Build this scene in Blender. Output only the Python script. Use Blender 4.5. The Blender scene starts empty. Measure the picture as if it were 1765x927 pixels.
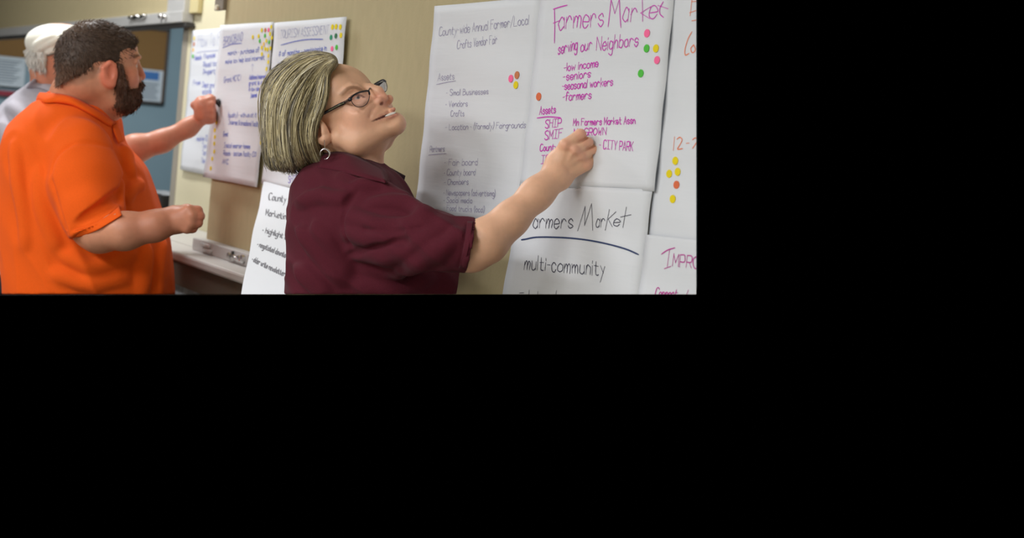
import bpy, bmesh, math, random
import numpy as np
from mathutils import Vector, Matrix

S = bpy.context.scene
COL = S.collection
rng = np.random.default_rng(7)
random.seed(7)

# ------------------------------------------------------------------ camera
FPX = 2296.0                      # focal length in pixels of the 1765 x 927 frame
CX, CY = 600.0, 253.0             # optical axis (the photograph fills 1200 x 507 of the frame)
PW, PH = 1200.0, 507.0
CAM = np.array([0.0, -1.45, 1.50])
r0 = np.array([0.482, 0.876, 0.0]); r0 /= np.linalg.norm(r0)
w0 = np.array([-r0[1], r0[0], 0.0])
U0 = np.array([0.0, 0.0, 1.0])
pit, rol = math.radians(0.8), math.radians(4.9)
wv = math.cos(pit) * w0 - math.sin(pit) * U0
up = math.cos(pit) * U0 + math.sin(pit) * w0
rv = math.cos(rol) * r0 + math.sin(rol) * up
uv = math.cos(rol) * up - math.sin(rol) * r0
C2W = np.stack([rv, -uv, wv], 1)  # camera axes (right, down, forward) -> world

cam = bpy.data.cameras.new('camera')
camo = bpy.data.objects.new('camera', cam); COL.objects.link(camo)
camo.matrix_world = Matrix(((rv[0], uv[0], -wv[0], CAM[0]), (rv[1], uv[1], -wv[1], CAM[1]),
                            (rv[2], uv[2], -wv[2], CAM[2]), (0, 0, 0, 1)))
cam.sensor_fit = 'HORIZONTAL'; cam.sensor_width = 36.0
cam.lens = FPX / 1765.0 * 36.0
cam.shift_x = (882.5 - CX) / 1765.0
cam.shift_y = -(463.5 - CY) / 1765.0
cam.clip_start = 0.05
cam.dof.use_dof = True; cam.dof.focus_distance = 2.42; cam.dof.aperture_fstop = 4.2
S.camera = camo

# ------------------------------------------------------------------ world, lights, exposure
wd = bpy.data.worlds.new('world'); S.world = wd; wd.use_nodes = True
wd.node_tree.nodes['Background'].inputs[0].default_value = (0, 0, 0, 1)
wd.node_tree.nodes['Background'].inputs[1].default_value = 0
S.view_settings.view_transform = 'Standard'; S.view_settings.look = 'None'
S.view_settings.gamma = 1; S.view_settings.use_curve_mapping = False
S.view_settings.exposure = 0.56
def area(name, loc, sx, sy, power, col=(0.985, 0.99, 1.0), rot=(0, 0, 0)):
    l = bpy.data.lights.new(name, 'AREA'); l.shape = 'RECTANGLE'; l.size = sx; l.size_y = sy
    l.energy = power; l.color = col
    o = bpy.data.objects.new(name, l); COL.objects.link(o); o.location = loc; o.rotation_euler = rot
    return o
area('unseen_ceiling_light', (-4.0, -0.34, 2.68), 0.5, 0.2, 15)
area('unseen_ceiling_light', (-1.8, -1.75, 2.68), 1.2, 0.6, 10)
area('unseen_ceiling_light', (-5.4, -1.3, 2.68), 1.2, 0.6, 13)
area('unseen_ceiling_light', (-3.2, -3.0, 2.68), 1.2, 0.6, 56)  # unseen overhead lamp, strengthened as fill on the faces
area('unseen_ceiling_light', (-0.6, -3.4, 2.68), 1.2, 0.6, 66)  # likewise unseen, fill light from behind the camera
area('kitchen_fill_light', (-6.2, 1.2, 2.5), 0.9, 0.6, 26, (0.93, 0.97, 1.0))  # added lamp, out of sight, to light the blue kitchen wall

# ------------------------------------------------------------------ helpers
ZS = 1.0
def P(px, py, Z):                 # pixel + distance along the view axis -> camera axes (m)
    Z = Z * ZS; return np.array([(px - CX) * Z / FPX, (py - CY) * Z / FPX, Z])
def toW(p):
    return np.asarray(p, float) @ C2W.T + CAM
def onplane(px, py, axis, val):   # pixel -> world point on an axis aligned plane
    d = C2W @ np.array([(px - CX) / FPX, (py - CY) / FPX, 1.0])
    t = (val - CAM[axis]) / d[axis]
    return CAM + t * d
def onY(px, py, y): return onplane(px, py, 1, y)

def s2l(c):
    c = np.asarray(c, float) / 255.0
    return tuple(np.where(c <= 0.04045, c / 12.92, ((c + 0.055) / 1.055) ** 2.4))

def mat(name, rgb=None, rough=0.6, metal=0.0, attr=None, noise=0.0, nscale=30.0, bump=0.0, bscale=200.0,
        stretch=(1, 1, 1), sss=0.0, spec=0.5, sheen=0.0):
    m = bpy.data.materials.new(name); m.use_nodes = True
    nt = m.node_tree; b = nt.nodes['Principled BSDF']
    b.inputs['Roughness'].default_value = rough; b.inputs['Metallic'].default_value = metal
    b.inputs['Specular IOR Level'].default_value = spec
    if sheen: b.inputs['Sheen Weight'].default_value = sheen
    if attr:
        a = nt.nodes.new('ShaderNodeAttribute'); a.attribute_name = attr; src = a.outputs['Color']
    else:
        c = nt.nodes.new('ShaderNodeRGB'); c.outputs[0].default_value = (*s2l(rgb), 1); src = c.outputs[0]
    tc = nt.nodes.new('ShaderNodeTexCoord'); mp = nt.nodes.new('ShaderNodeMapping')
    mp.inputs['Scale'].default_value = stretch
    nt.links.new(tc.outputs['Object'], mp.inputs[0])
    if noise:
        n = nt.nodes.new('ShaderNodeTexNoise'); n.inputs['Scale'].default_value = nscale
        n.inputs['Detail'].default_value = 4
        nt.links.new(mp.outputs[0], n.inputs['Vector'])
        mr = nt.nodes.new('ShaderNodeMapRange')
        mr.inputs['From Min'].default_value = 0.3; mr.inputs['From Max'].default_value = 0.7
        mr.inputs['To Min'].default_value = 1 - noise; mr.inputs['To Max'].default_value = 1 + noise
        nt.links.new(n.outputs['Fac'], mr.inputs['Value'])
        vm = nt.nodes.new('ShaderNodeVectorMath'); vm.operation = 'SCALE'
        nt.links.new(src, vm.inputs[0]); nt.links.new(mr.outputs[0], vm.inputs['Scale']); src = vm.outputs[0]
    nt.links.new(src, b.inputs['Base Color'])
    if sss:
        b.inputs['Subsurface Weight'].default_value = sss
        b.inputs['Subsurface Radius'].default_value = (1.0, 0.35, 0.2)
        b.inputs['Subsurface Scale'].default_value = 0.006
    if bump:
        n = nt.nodes.new('ShaderNodeTexNoise'); n.inputs['Scale'].default_value = bscale; n.inputs['Detail'].default_value = 3
        nt.links.new(mp.outputs[0], n.inputs['Vector'])
        bp = nt.nodes.new('ShaderNodeBump'); bp.inputs['Strength'].default_value = bump; bp.inputs['Distance'].default_value = 0.002
        nt.links.new(n.outputs['Fac'], bp.inputs['Height']); nt.links.new(bp.outputs[0], b.inputs['Normal'])
    return m

def link(name, me, material=None, parent=None, base=None, smooth=False):
    """one mesh object; world-space vertices are stored relative to the base of the thing"""
    o = bpy.data.objects.new(name, me); COL.objects.link(o)
    if parent is not None:
        b = np.array(parent['_base'])
        o.parent = parent
    else:
        b = np.array(base if base is not None else (0, 0, 0), float)
        o.location = b
    n = len(me.vertices)
    co = np.empty(n * 3); me.vertices.foreach_get('co', co)
    co = co.reshape(-1, 3) - b
    me.vertices.foreach_set('co', co.ravel())
    if smooth: me.polygons.foreach_set('use_smooth', np.ones(len(me.polygons), bool))
    o['_base'] = [float(x) for x in b]
    if material: me.materials.append(material)
    me.update()
    return o
def empty(name, base):
    o = bpy.data.objects.new(name, None); COL.objects.link(o); o.location = base
    o['_base'] = [float(x) for x in base]; o.empty_display_size = 0.05
    return o
def tag(o, label=None, cat=None, group=None, kind=None):
    if label: o['label'] = label
    if cat: o['category'] = cat
    if group: o['group'] = group
    if kind: o['kind'] = kind
    return o
def mesh(name, v, f):
    me = bpy.data.meshes.new(name); me.from_pydata([tuple(map(float, p)) for p in v], [], f); me.update(); return me

# the scene stops where the photograph stops: two cutting planes (lower and right limit of the view)
n_bot = C2W @ np.array([0, 1.0, -(PH - CY) / FPX])
n_rig = C2W @ np.array([1.0, 0, -(PW - CX) / FPX])
def limit(bm):
    for n in (n_bot, n_rig):
        bmesh.ops.bisect_plane(bm, geom=bm.verts[:] + bm.edges[:] + bm.faces[:], dist=1e-6,
                               plane_co=Vector(CAM), plane_no=Vector(n), clear_outer=True)
        be = [e for e in bm.edges if e.is_boundary]
    return bm
def limit_mesh(me):
    bm = bmesh.new(); bm.from_mesh(me); limit(bm); bm.to_mesh(me); bm.free(); me.update(); return me

def boxmesh(name, lo, hi, bev=0.0, cut=False, seg=2):
    bm = bmesh.new(); bmesh.ops.create_cube(bm, size=1)
    lo = np.array(lo, float); hi = np.array(hi, float)
    for v in bm.verts: v.co = Vector((lo + hi) / 2 + (hi - lo) * np.array(v.co))
    if bev: bmesh.ops.bevel(bm, geom=bm.edges[:], offset=bev, segments=seg, affect='EDGES', profile=0.5)
    if cut: limit(bm)
    me = bpy.data.meshes.new(name); bm.to_mesh(me); bm.free(); return me

def tube(bm, pts, rad, n=8, col=None, layer=None, cap=True):
    pts = [np.array(p, float) for p in pts]; m = len(pts)
    if np.isscalar(rad): rad = [rad] * m
    rings = []; prev = None
    for i, p in enumerate(pts):
        t = pts[min(i + 1, m - 1)] - pts[max(i - 1, 0)]; t = t / (np.linalg.norm(t) + 1e-12)
        a = prev if prev is not None else (np.array([0, 0, 1.0]) if abs(t[2]) < 0.9 else np.array([1.0, 0, 0]))
        x = a - t * (a @ t); x /= np.linalg.norm(x) + 1e-12; prev = x; y = np.cross(t, x)
        rings.append([bm.verts.new(p + rad[i] * (math.cos(2 * math.pi * k / n) * x + math.sin(2 * math.pi * k / n) * y)) for k in range(n)])
    for i in range(m - 1):
        for k in range(n):
            bm.faces.new((rings[i][k], rings[i][(k + 1) % n], rings[i + 1][(k + 1) % n], rings[i + 1][k]))
    if cap and n > 2:
        bm.faces.new(rings[0][::-1]); bm.faces.new(rings[-1])
def frombm(name, bm):
    me = bpy.data.meshes.new(name); bm.to_mesh(me); bm.free(); return me
def catmull(pts, k=6):
    p = np.array(pts, float)
    if len(p) < 3: return p
    q = np.vstack([2 * p[0] - p[1], p, 2 * p[-1] - p[-2]]); out = []
    for i in range(1, len(q) - 2):
        for t in np.linspace(0, 1, k, endpoint=False):
            a, b, c, d = q[i - 1], q[i], q[i + 1], q[i + 2]
            out.append(0.5 * (2 * b + (c - a) * t + (2 * a - 5 * b + 4 * c - d) * t * t + (3 * b - a - 3 * c + d) * t ** 3))
    out.append(p[-1]); return np.array(out)

# ------------------------------------------------------------------ implicit-surface modeller
class Vol:
    def __init__(s, lo, hi, h):
        s.lo = np.array(lo, float); s.h = h
        s.n = np.ceil((np.array(hi) - s.lo) / h).astype(int) + 1
        s.D = np.full(s.n, 0.06, np.float32)
    def sl(s, lo, hi, pad):
        a = np.clip(np.floor((np.array(lo) - pad - s.lo) / s.h).astype(int), 0, s.n)
        b = np.clip(np.ceil((np.array(hi) + pad - s.lo) / s.h).astype(int) + 1, 0, s.n)
        if (b <= a).any(): return None
        g = [(s.lo[i] + s.h * np.arange(a[i], b[i])).astype(np.float32) for i in range(3)]
        X, Y, Z = np.meshgrid(*g, indexing='ij', sparse=True)
        return tuple(slice(a[i], b[i]) for i in range(3)), X, Y, Z
    def comb(s, sl, d, k, op):
        D = s.D[sl]
        if op == 'add':
            if k <= 0: s.D[sl] = np.minimum(D, d); return
            hh = np.clip(0.5 + 0.5 * (D - d) / k, 0, 1)
            s.D[sl] = D * (1 - hh) + d * hh - k * hh * (1 - hh)
        else:
            if k <= 0: s.D[sl] = np.maximum(D, -d); return
            hh = np.clip(0.5 - 0.5 * (D + d) / k, 0, 1)
            s.D[sl] = D * (1 - hh) - d * hh + k * hh * (1 - hh)
    def cap(s, a, b, ra, rb=None, k=0.0, op='add'):
        rb = ra if rb is None else rb
        ra = ra * ZS; rb = rb * ZS
        a = np.array(a, float); b = np.array(b, float); R = max(ra, rb)
        q = s.sl(np.minimum(a, b) - R, np.maximum(a, b) + R, 0.02 + k)
        if q is None: return
        sl, X, Y, Z = q; ba = b - a; L = float(ba @ ba) + 1e-12
        h = np.clip(((X - a[0]) * ba[0] + (Y - a[1]) * ba[1] + (Z - a[2]) * ba[2]) / L, 0, 1)
        d = np.sqrt((X - a[0] - h * ba[0]) ** 2 + (Y - a[1] - h * ba[1]) ** 2 + (Z - a[2] - h * ba[2]) ** 2) - (ra + (rb - ra) * h)
        s.comb(sl, d, k, op)
    def chain(s, pts, rs, k=0.01, op='add'):
        for i in range(len(pts) - 1): s.cap(pts[i], pts[i + 1], rs[i], rs[i + 1], k, op)
    def ell(s, c, r, R=None, k=0.0, op='add'):
        c = np.array(c, float); r = np.array(r, float) * np.ones(3) * ZS; m = r.max()
        q = s.sl(c - m, c + m, 0.02 + k)
        if q is None: return
        sl, X, Y, Z = q; X = X - c[0]; Y = Y - c[1]; Z = Z - c[2]
        R = np.eye(3) if R is None else R
        u = [X * R[i, 0] + Y * R[i, 1] + Z * R[i, 2] for i in range(3)]
        k0 = np.sqrt(sum((u[i] / r[i]) ** 2 for i in range(3))); k1 = np.sqrt(sum((u[i] / r[i] ** 2) ** 2 for i in range(3)))
        s.comb(sl, k0 * (k0 - 1) / (k1 + 1e-9), k, op)
    def loft(s, rows, k=0.0, p=2.2):      # rows: (Y, x centre, z centre, half width, half depth)
        r = np.array(rows, float); r = catmull(r[np.argsort(r[:, 0])], 8); r = r[np.argsort(r[:, 0])]
        lo = (( r[:, 1] - r[:, 3]).min(), r[0, 0], (r[:, 2] - r[:, 4]).min()); hi = ((r[:, 1] + r[:, 3]).max(), r[-1, 0], (r[:, 2] + r[:, 4]).max())
        sl, X, Y, Z = s.sl(lo, hi, 0.03)
        y = Y.ravel(); f = lambda c: np.interp(y, r[:, 0], r[:, c]).astype(np.float32).reshape(1, -1, 1)
        cx, cz, a, b = f(1), f(2), f(3), f(4)
        d = ((np.abs((X - cx) / a) ** p + np.abs((Z - cz) / b) ** p) ** (1 / p) - 1) * np.minimum(a, b)
        d = np.maximum(d, np.maximum(r[0, 0] - Y, Y - r[-1, 0]))
        s.comb(sl, d.astype(np.float32), k, 'add')
    def blur(s, n=2):
        for _ in range(n):
            for ax in range(3):
                D = np.moveaxis(s.D, ax, 0); E = D.copy(); E[1:-1] = 0.25 * D[:-2] + 0.5 * D[1:-1] + 0.25 * D[2:]; s.D = np.ascontiguousarray(np.moveaxis(E, 0, ax))
    def crumple(s, amp, sc, along, seed, sq=0.25):
        """long soft cloth folds that run along one direction"""
        g = np.stack(np.meshgrid(*[s.lo[i] + s.h * np.arange(s.n[i]) for i in range(3)], indexing='ij'), -1).reshape(-1, 3)
        near = np.abs(s.D.ravel()) < 0.03; q = g[near]; d = np.array(along, float); d /= np.linalg.norm(d)
        q = q - (1 - sq) * (q @ d)[:, None] * d
        n = vnoise(q, sc, seed) + 0.5 * vnoise(q, sc * 2.1, seed + 1); n = 1 - 2 * np.abs(np.tanh(n * 1.2))
        F = s.D.ravel().copy(); F[near] -= amp * n; s.D = F.reshape(s.D.shape).astype(np.float32)
    def half(s, pt, n):                   # remove what lies on the side the normal points to
        n = np.array(n, float); n /= np.linalg.norm(n)
        sl, X, Y, Z = s.sl(s.lo, s.lo + s.h * s.n, 0)
        s.D = np.maximum(s.D, ((X - pt[0]) * n[0] + (Y - pt[1]) * n[1] + (Z - pt[2]) * n[2]).astype(np.float32))
    def photo_limit(s):
        s.half((0, 0, 0), (0, 1.0, -(PH - CY) / FPX))
    def front(s, px, py, default=None):   # first surface met along a line of sight
        Z = s.lo[2] + s.h * np.arange(0, s.n[2] - 1, 0.5)
        X = (px - CX) * Z / FPX; Y = (py - CY) * Z / FPX
        g = np.stack([X, Y, Z], 1); g = (g - s.lo) / s.h; i0 = np.floor(g).astype(int); fr = g - i0
        ok = ((i0 >= 0) & (i0 < s.n - 1)).all(1)
        v = np.full(len(Z), 1.0); i0 = i0[ok]; fr = fr[ok]; acc = np.zeros(len(i0))
        for c in ((a, b, d) for a in (0, 1) for b in (0, 1) for d in (0, 1)):
            w = np.prod([fr[:, q] if c[q] else 1 - fr[:, q] for q in range(3)], 0); acc += w * s.D[i0[:, 0] + c[0], i0[:, 1] + c[1], i0[:, 2] + c[2]]
        v[ok] = acc
        w = np.nonzero(v < 0)[0]
        if not len(w): return default
        q = w[0]
        if q > 0 and v[q - 1] < 0.9: return (Z[q - 1] + (Z[q] - Z[q - 1]) * v[q - 1] / (v[q - 1] - v[q] + 1e-9)) / ZS
        return Z[q] / ZS
    def ridge(s, pts, r, k, sink=0.6, op='add', width=None):
        """a cloth fold along a line of pixels, laid on the present surface"""
        pts = catmull(pts, 10); xy = []; zz = []; Zl = None
        for (x, y) in pts:
            Zf = s.front(x, y, Zl)
            if Zf is None: continue
            Zl = Zf; xy.append((x, y)); zz.append(Zf)
        m = len(xy)
        if m < 3: return
        zz = np.array(zz)
        for _ in range(12): zz[1:-1] = (zz[:-2] + 2 * zz[1:-1] + zz[2:]) / 4
        q = []; rr = []
        for i, (x, y) in enumerate(xy):
            e = math.sin(math.pi * (i + 0.3) / (m - 0.4)) ** 0.7
            rr.append(r); q.append(P(x, y, zz[i] + (r * (1 - (1 - sink) * e) if op == 'add' else -r * (1 - (1 - sink) * e))))
        s.chain(q, rr, k, op)
    def mesh(s, name):
        D = s.D.astype(np.float32); D = D + np.float32(1e-7)
        for ax in range(3):
            i0 = [slice(None)] * 3; i0[ax] = 0; D[tuple(i0)] = np.maximum(D[tuple(i0)], 1e-4)
            i0[ax] = -1; D[tuple(i0)] = np.maximum(D[tuple(i0)], 1e-4)
        I = D < 0
        sh = tuple(np.array(D.shape) - 1)
        cnt = np.zeros(sh, np.int8); co = [(a, b, c) for a in (0, 1) for b in (0, 1) for c in (0, 1)]
        for a, b, c in co: cnt += I[a:a + sh[0], b:b + sh[1], c:c + sh[2]]
        act = np.argwhere((cnt > 0) & (cnt < 8))
        acc = np.zeros((len(act), 3)); n = np.zeros(len(act))
        val = {o: D[act[:, 0] + o[0], act[:, 1] + o[1], act[:, 2] + o[2]] for o in co}
        for o in co:
            for ax in range(3):
                if o[ax]: continue
                o2 = list(o); o2[ax] = 1; o2 = tuple(o2)
                a, b = val[o], val[o2]; cr = (a < 0) != (b < 0)
                t = np.where(cr, a / np.where(cr, a - b, 1), 0)
                pt = np.tile(np.array(o, float), (len(act), 1)); pt[:, ax] += t
                acc += pt * cr[:, None]; n += cr
        vs = s.lo + s.h * (act + acc / n[:, None])
        idx = np.full(sh, -1, np.int32); idx[tuple(act.T)] = np.arange(len(act))
        F = []
        for ax in range(3):
            b, c = (ax + 1) % 3, (ax + 2) % 3
            A0 = [slice(None)] * 3; A1 = [slice(None)] * 3
            A0[ax] = slice(0, -1); A1[ax] = slice(1, None)
            X = I[tuple(A0)] != I[tuple(A1)]
            g = np.argwhere(X); g = g[(g[:, b] > 0) & (g[:, c] > 0) & (g[:, b] < sh[b]) & (g[:, c] < sh[c])]
            sg = I[tuple(A0)][tuple(g.T)]
            def cell(db, dc):
                q = g.copy(); q[:, b] += db; q[:, c] += dc; return idx[tuple(q.T)]
            q = np.stack([cell(-1, -1), cell(0, -1), cell(0, 0), cell(-1, 0)], 1)
            q[~sg] = q[~sg][:, ::-1]; F.append(q)
        F = np.vstack(F); F = F[(F >= 0).all(1)]
        me = bpy.data.meshes.new(name)
        me.vertices.add(len(vs)); me.vertices.foreach_set('co', toW(vs).ravel())
        me.loops.add(F.size); me.loops.foreach_set('vertex_index', F.ravel().astype(np.int32))
        me.polygons.add(len(F)); me.polygons.foreach_set('loop_start', np.arange(0, F.size, 4, dtype=np.int32))
        me.polygons.foreach_set('loop_total', np.full(len(F), 4, np.int32))
        me.update(calc_edges=True); me.validate()
        return me, vs
def paint(me, cols):
    a = me.color_attributes.new('tone', 'FLOAT_COLOR', 'POINT')
    c = np.ones((len(me.vertices), 4), np.float32); c[:, :3] = cols; a.data.foreach_set('color', c.ravel())
def vnoise(p, sc, seed=0):                # cheap smooth noise
    r = np.random.default_rng(seed); out = np.zeros(len(p))
    for i in range(6):
        k = r.normal(size=3) * sc; out += np.sin(p @ k + r.uniform(0, 6.28))
    return out / 3.5

# ------------------------------------------------------------------ materials
M = dict(
    cream=mat('cream_paint', (214, 207, 176), 0.7, noise=0.02, nscale=3),
    tan=mat('tan_panel_fabric', (180, 167, 130), 0.85, noise=0.035, nscale=60, bump=0.25, bscale=500, stretch=(1, 1, 0.3)),
    alu=mat('brushed_aluminium', (190, 190, 188), 0.45, metal=0.15, noise=0.04, nscale=60, stretch=(0.1, 1, 1)),
    chrome=mat('chrome', (225, 225, 225), 0.15, metal=1.0),
    dark=mat('dark_gap', (52, 50, 48), 0.7),
    counter=mat('grey_laminate', (196, 194, 190), 0.45, noise=0.03, nscale=250),
    under_counter_shade=mat('brown_shade_strip', (104, 92, 80), 0.7),
    carpetwall=mat('grey_ribbed_wallcovering', (150, 152, 158), 0.95, noise=0.3, nscale=60, stretch=(1, 1, 0.15), bump=0.4, bscale=150),
    blue=mat('blue_grey_paint', (118, 141, 152), 0.7, noise=0.02, nscale=4),
    cork=mat('cork', (118, 88, 48), 0.9, noise=0.18, nscale=160, bump=0.3),
    frame=mat('dark_frame', (62, 58, 56), 0.5),
    notice=mat('notice_paper', (176, 186, 194), 0.7, noise=0.05, nscale=20),
    noticeblue=mat('notice_blue', (46, 98, 158), 0.6),
    greytext=mat('grey_print', (120, 130, 140), 0.7),
    red=mat('dark_red', (128, 28, 46), 0.5),
    black=mat('black_plastic', (24, 24, 26), 0.4),
    paper=mat('flipchart_paper', (217, 220, 225), 0.75, noise=0.012, nscale=5, bump=0.35, bscale=14, stretch=(0.5, 1, 4), spec=0.25),
    ceil=mat('ceiling_tile', (225, 225, 220), 0.9), carpet=mat('grey_carpet', (168, 164, 158), 0.95, noise=0.2, nscale=90),
    skin=mat('skin', attr='tone', rough=0.46, noise=0.05, nscale=70, bump=0.10, bscale=420, sss=0.12, spec=0.4),
    hair=mat('hair', attr='tone', rough=0.55, noise=0.10, nscale=90, spec=0.3),
    maroon=mat('maroon_knit', (82, 28, 40), 0.88, noise=0.08, nscale=500, bump=0.2, bscale=900, sheen=0.04, spec=0.12),
    maroond=mat('shaded_maroon_knit', (44, 20, 30), 0.85, noise=0.07, nscale=500),  # darker copy of the maroon knit, shade inside the collar painted in
    orange=mat('orange_knit', (234, 92, 22), 0.85, noise=0.05, nscale=500, bump=0.2, bscale=900, sheen=0.04, spec=0.12),
    greyshirt=mat('pale_grey_cotton', (166, 163, 172), 0.85, noise=0.04, nscale=300, bump=0.15, bscale=600),
    cap=mat('cream_cotton', (226, 224, 212), 0.85, noise=0.03, nscale=200, bump=0.2, bscale=500),
    glassframe=mat('dark_metal_frame', (34, 36, 44), 0.3, metal=0.4),
    teeth=mat('teeth', (240, 238, 232), 0.25), silver=mat('silver', (222, 222, 226), 0.2, metal=1.0),
    trousers=mat('dark_trousers', (26, 28, 36), 0.85),
)
def inkmat(rgb): 
    k = 'ink_%d_%d_%d' % tuple(rgb)
    if k not in M: M[k] = mat('marker_ink', rgb, 0.6, spec=0.2)
    return M[k]
def lensmat():
    m = bpy.data.materials.new('clear_lens'); m.use_nodes = True; nt = m.node_tree
    nt.nodes.clear(); o = nt.nodes.new('ShaderNodeOutputMaterial'); mx = nt.nodes.new('ShaderNodeMixShader')
    t = nt.nodes.new('ShaderNodeBsdfTransparent'); t.inputs[0].default_value = (0.93, 0.94, 0.97, 1)
    g = nt.nodes.new('ShaderNodeBsdfGlossy'); g.inputs['Roughness'].default_value = 0.08
    f = nt.nodes.new('ShaderNodeFresnel'); f.inputs[0].default_value = 1.18
    nt.links.new(f.outputs[0], mx.inputs[0]); nt.links.new(t.outputs[0], mx.inputs[1]); nt.links.new(g.outputs[0], mx.inputs[2]); nt.links.new(mx.outputs[0], o.inputs[0])
    return m
M['lens'] = lensmat()

# ------------------------------------------------------------------ room
YC = 0.23                                            # face of the cream wall; the tan panels stand 23 cm proud (y = 0)
jr = onY(322, 40, YC); jb = onY(306, 345, YC); XJ = (jr[0] + jb[0]) / 2      # right jamb of the opening
ct = onY(342, 396, YC); ZC = ct[2]                                            # top of the counter
ZT = onY(300, 43, YC - 0.03)[2]                                                     # underside of the raised panel
fe = onplane(296, 436, 2, ZC); fe2 = onplane(424, 471, 2, ZC); YF = (fe[1] + fe2[1]) / 2
ZB = onY(299, 449, YF)[2]
XL = -9.2
XP = (onY(384, 0, 0)[0] + onY(361, 415, 0)[0]) / 2
def quadmesh(name, pts, cut=True):
    me = mesh(name, pts, [tuple(range(len(pts)))])
    return limit_mesh(me) if cut else me
def wallbox(name, lo, hi, m, kind='structure', cut=True, bev=0):
    o = link(name, boxmesh(name, lo, hi, bev, cut), m, base=(np.array(lo) + np.array(hi)) / 2 * np.array([1, 1, 0]) + np.array([0, 0, lo[2]]))
    if kind: o['kind'] = kind
    return o
# cream wall round the serving opening: four pieces of one wall
bm = bmesh.new()
for lo, hi in (((XJ, YC, -0.4), (-0.5, YC + 0.12, 2.75)), ((XL, YC, ZT + 0.02), (XJ, YC + 0.12, 2.75)), ((XL, YC, -0.4), (XJ, YC + 0.12, ZB - 0.003))):
    q = bmesh.new(); bmesh.ops.create_cube(q, size=1)
    for v in q.verts: v.co = Vector((np.array(lo) + np.array(hi)) / 2 + (np.array(hi) - np.array(lo)) * np.array(v.co))
    t = bpy.data.meshes.new('t'); q.to_mesh(t); q.free(); bm.from_mesh(t); bpy.data.meshes.remove(t)
limit(bm); me = frombm('wall_right', bm)
tag(link('wall_right', me, M['cream'], base=(-3, YC, 0)), kind='structure')
# grey jamb lining of the opening
bm = bmesh.new()
ja, jd = onY(305, 352, YC - 0.006), onY(322, 24, YC - 0.006)
jw = onY(318, 200, YC)[0] - onY(309.5, 200, YC)[0]
me = boxmesh('window_1', (XJ - jw, YC - 0.004, ZC), (XJ + 0.0, YC + 0.125, ZT + 0.04), 0.004)
tag(link('window_1', me, mat('jamb_grey', (150, 144, 132), 0.6), base=(XJ, YC, ZC)), kind='structure')
# kitchen beyond the opening
XE = -7.7
wallbox('wall_back', (XE - 0.1, YC + 0.125, 0.55), (XE, 2.6, 2.75), M['blue'], cut=True)
wallbox('wall_left', (XE, 2.6, 0.95), (-4.0, 2.7, 2.75), M['blue'], cut=True)
wallbox('ceiling_kitchen', (XE, YC + 0.125, 2.75), (-3.0, 2.7, 2.85), M['ceil'], cut=False).name = 'ceiling.001'
# ceiling of the room and the floor underfoot
wallbox('ceiling', (XL, -5.2, 2.75), (2.6, YC + 0.12, 2.85), M['ceil'], cut=False)
wallbox('floor', (-2.3, -5.2, -0.05), (2.6, -0.15, 0.0), M['carpet'], cut=False)
wallbox('wall_front', (-2.3, -5.3, 0.0), (2.6, -5.2, 2.75), M['cream'], cut=False)
wallbox('wall_rear', (2.6, -5.3, 0.0), (2.7, 0.15, 2.75), M['cream'], cut=False)

# raised tan panel with aluminium rail over the opening
pr = empty('raised_partition_panel', (XJ - 1, YC, ZT))
tag(pr, 'tan raised panel with grey metal bottom rail above the serving opening', 'panel')
YR = YC - 0.045
XS = onY(286, 10, YR)[0]; XS2 = onY(315, 10, YR)[0]
zr1, zr0 = onY(285, 21, YR)[2], onY(285, 40, YR)[2]
link('board', boxmesh('board', (XL, YR + 0.012, zr0 + 0.005), (XS, YC - 0.002, 2.7), 0), M['tan'], pr)
link('bottom_rail', boxmesh('bottom_rail', (XL, YR, zr0), (XS2, YC - 0.002, zr1), 0.003), M['alu'], pr)
link('end_stile', boxmesh('end_stile', (XS, YR + 0.004, zr1 - 0.004), (XS2, YC - 0.003, 2.7), 0.004), M['alu'], pr)
bm = bmesh.new(); c = onY(236, 30, YR - 0.005); tube(bm, [c + np.array([-0.06, 0.002, 0]), c + np.array([0.06, 0.002, 0])], 0.008, 8)
lt = link('latch_bar', frombm('latch_bar', bm), M['chrome'], pr, smooth=True)
for i, (x, y) in enumerate(((226, 30), (235, 28), (247, 27), (277, 28), (284, 29))):
    c = onY(x, y, YR - 0.006); bm = bmesh.new()
    if i < 3: tube(bm, [c + np.array([-0.02, 0, 0.0]), c + np.array([0.02, 0, 0.0])], 0.007, 10)
    else: tube(bm, [c + np.array([0, 0.007, 0]), c + np.array([0, -0.006, 0])], 0.009, 12)
    link('latch_bolt', frombm('latch_bolt', bm), M['chrome'], pr, smooth=True)
link('gap_shade_strip', boxmesh('gap_shade_strip', (XL, YR + 0.01, zr0 - 0.014), (XS2 + 0.02, YC - 0.004, zr0), 0.001), M['dark'], pr)  # dark strip standing for the shaded gap under the rail
# short tan return between the stile and the cream wall
a = onY(318, 0, YC - 0.02); b = onY(340, 22, YC - 0.02)
o = link('tan_boxing', boxmesh('tan_boxing', (XS2 - 0.05, YC - 0.02, b[2]), (b[0] - 0.002, YC - 0.001, 2.7), 0.003), mat('tan_boxing_paint', (196, 184, 138), 0.75), base=(b[0], 0, b[2]))
tag(o, 'short tan boxing above the opening, between metal stile and cream wall', 'boxing')

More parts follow.
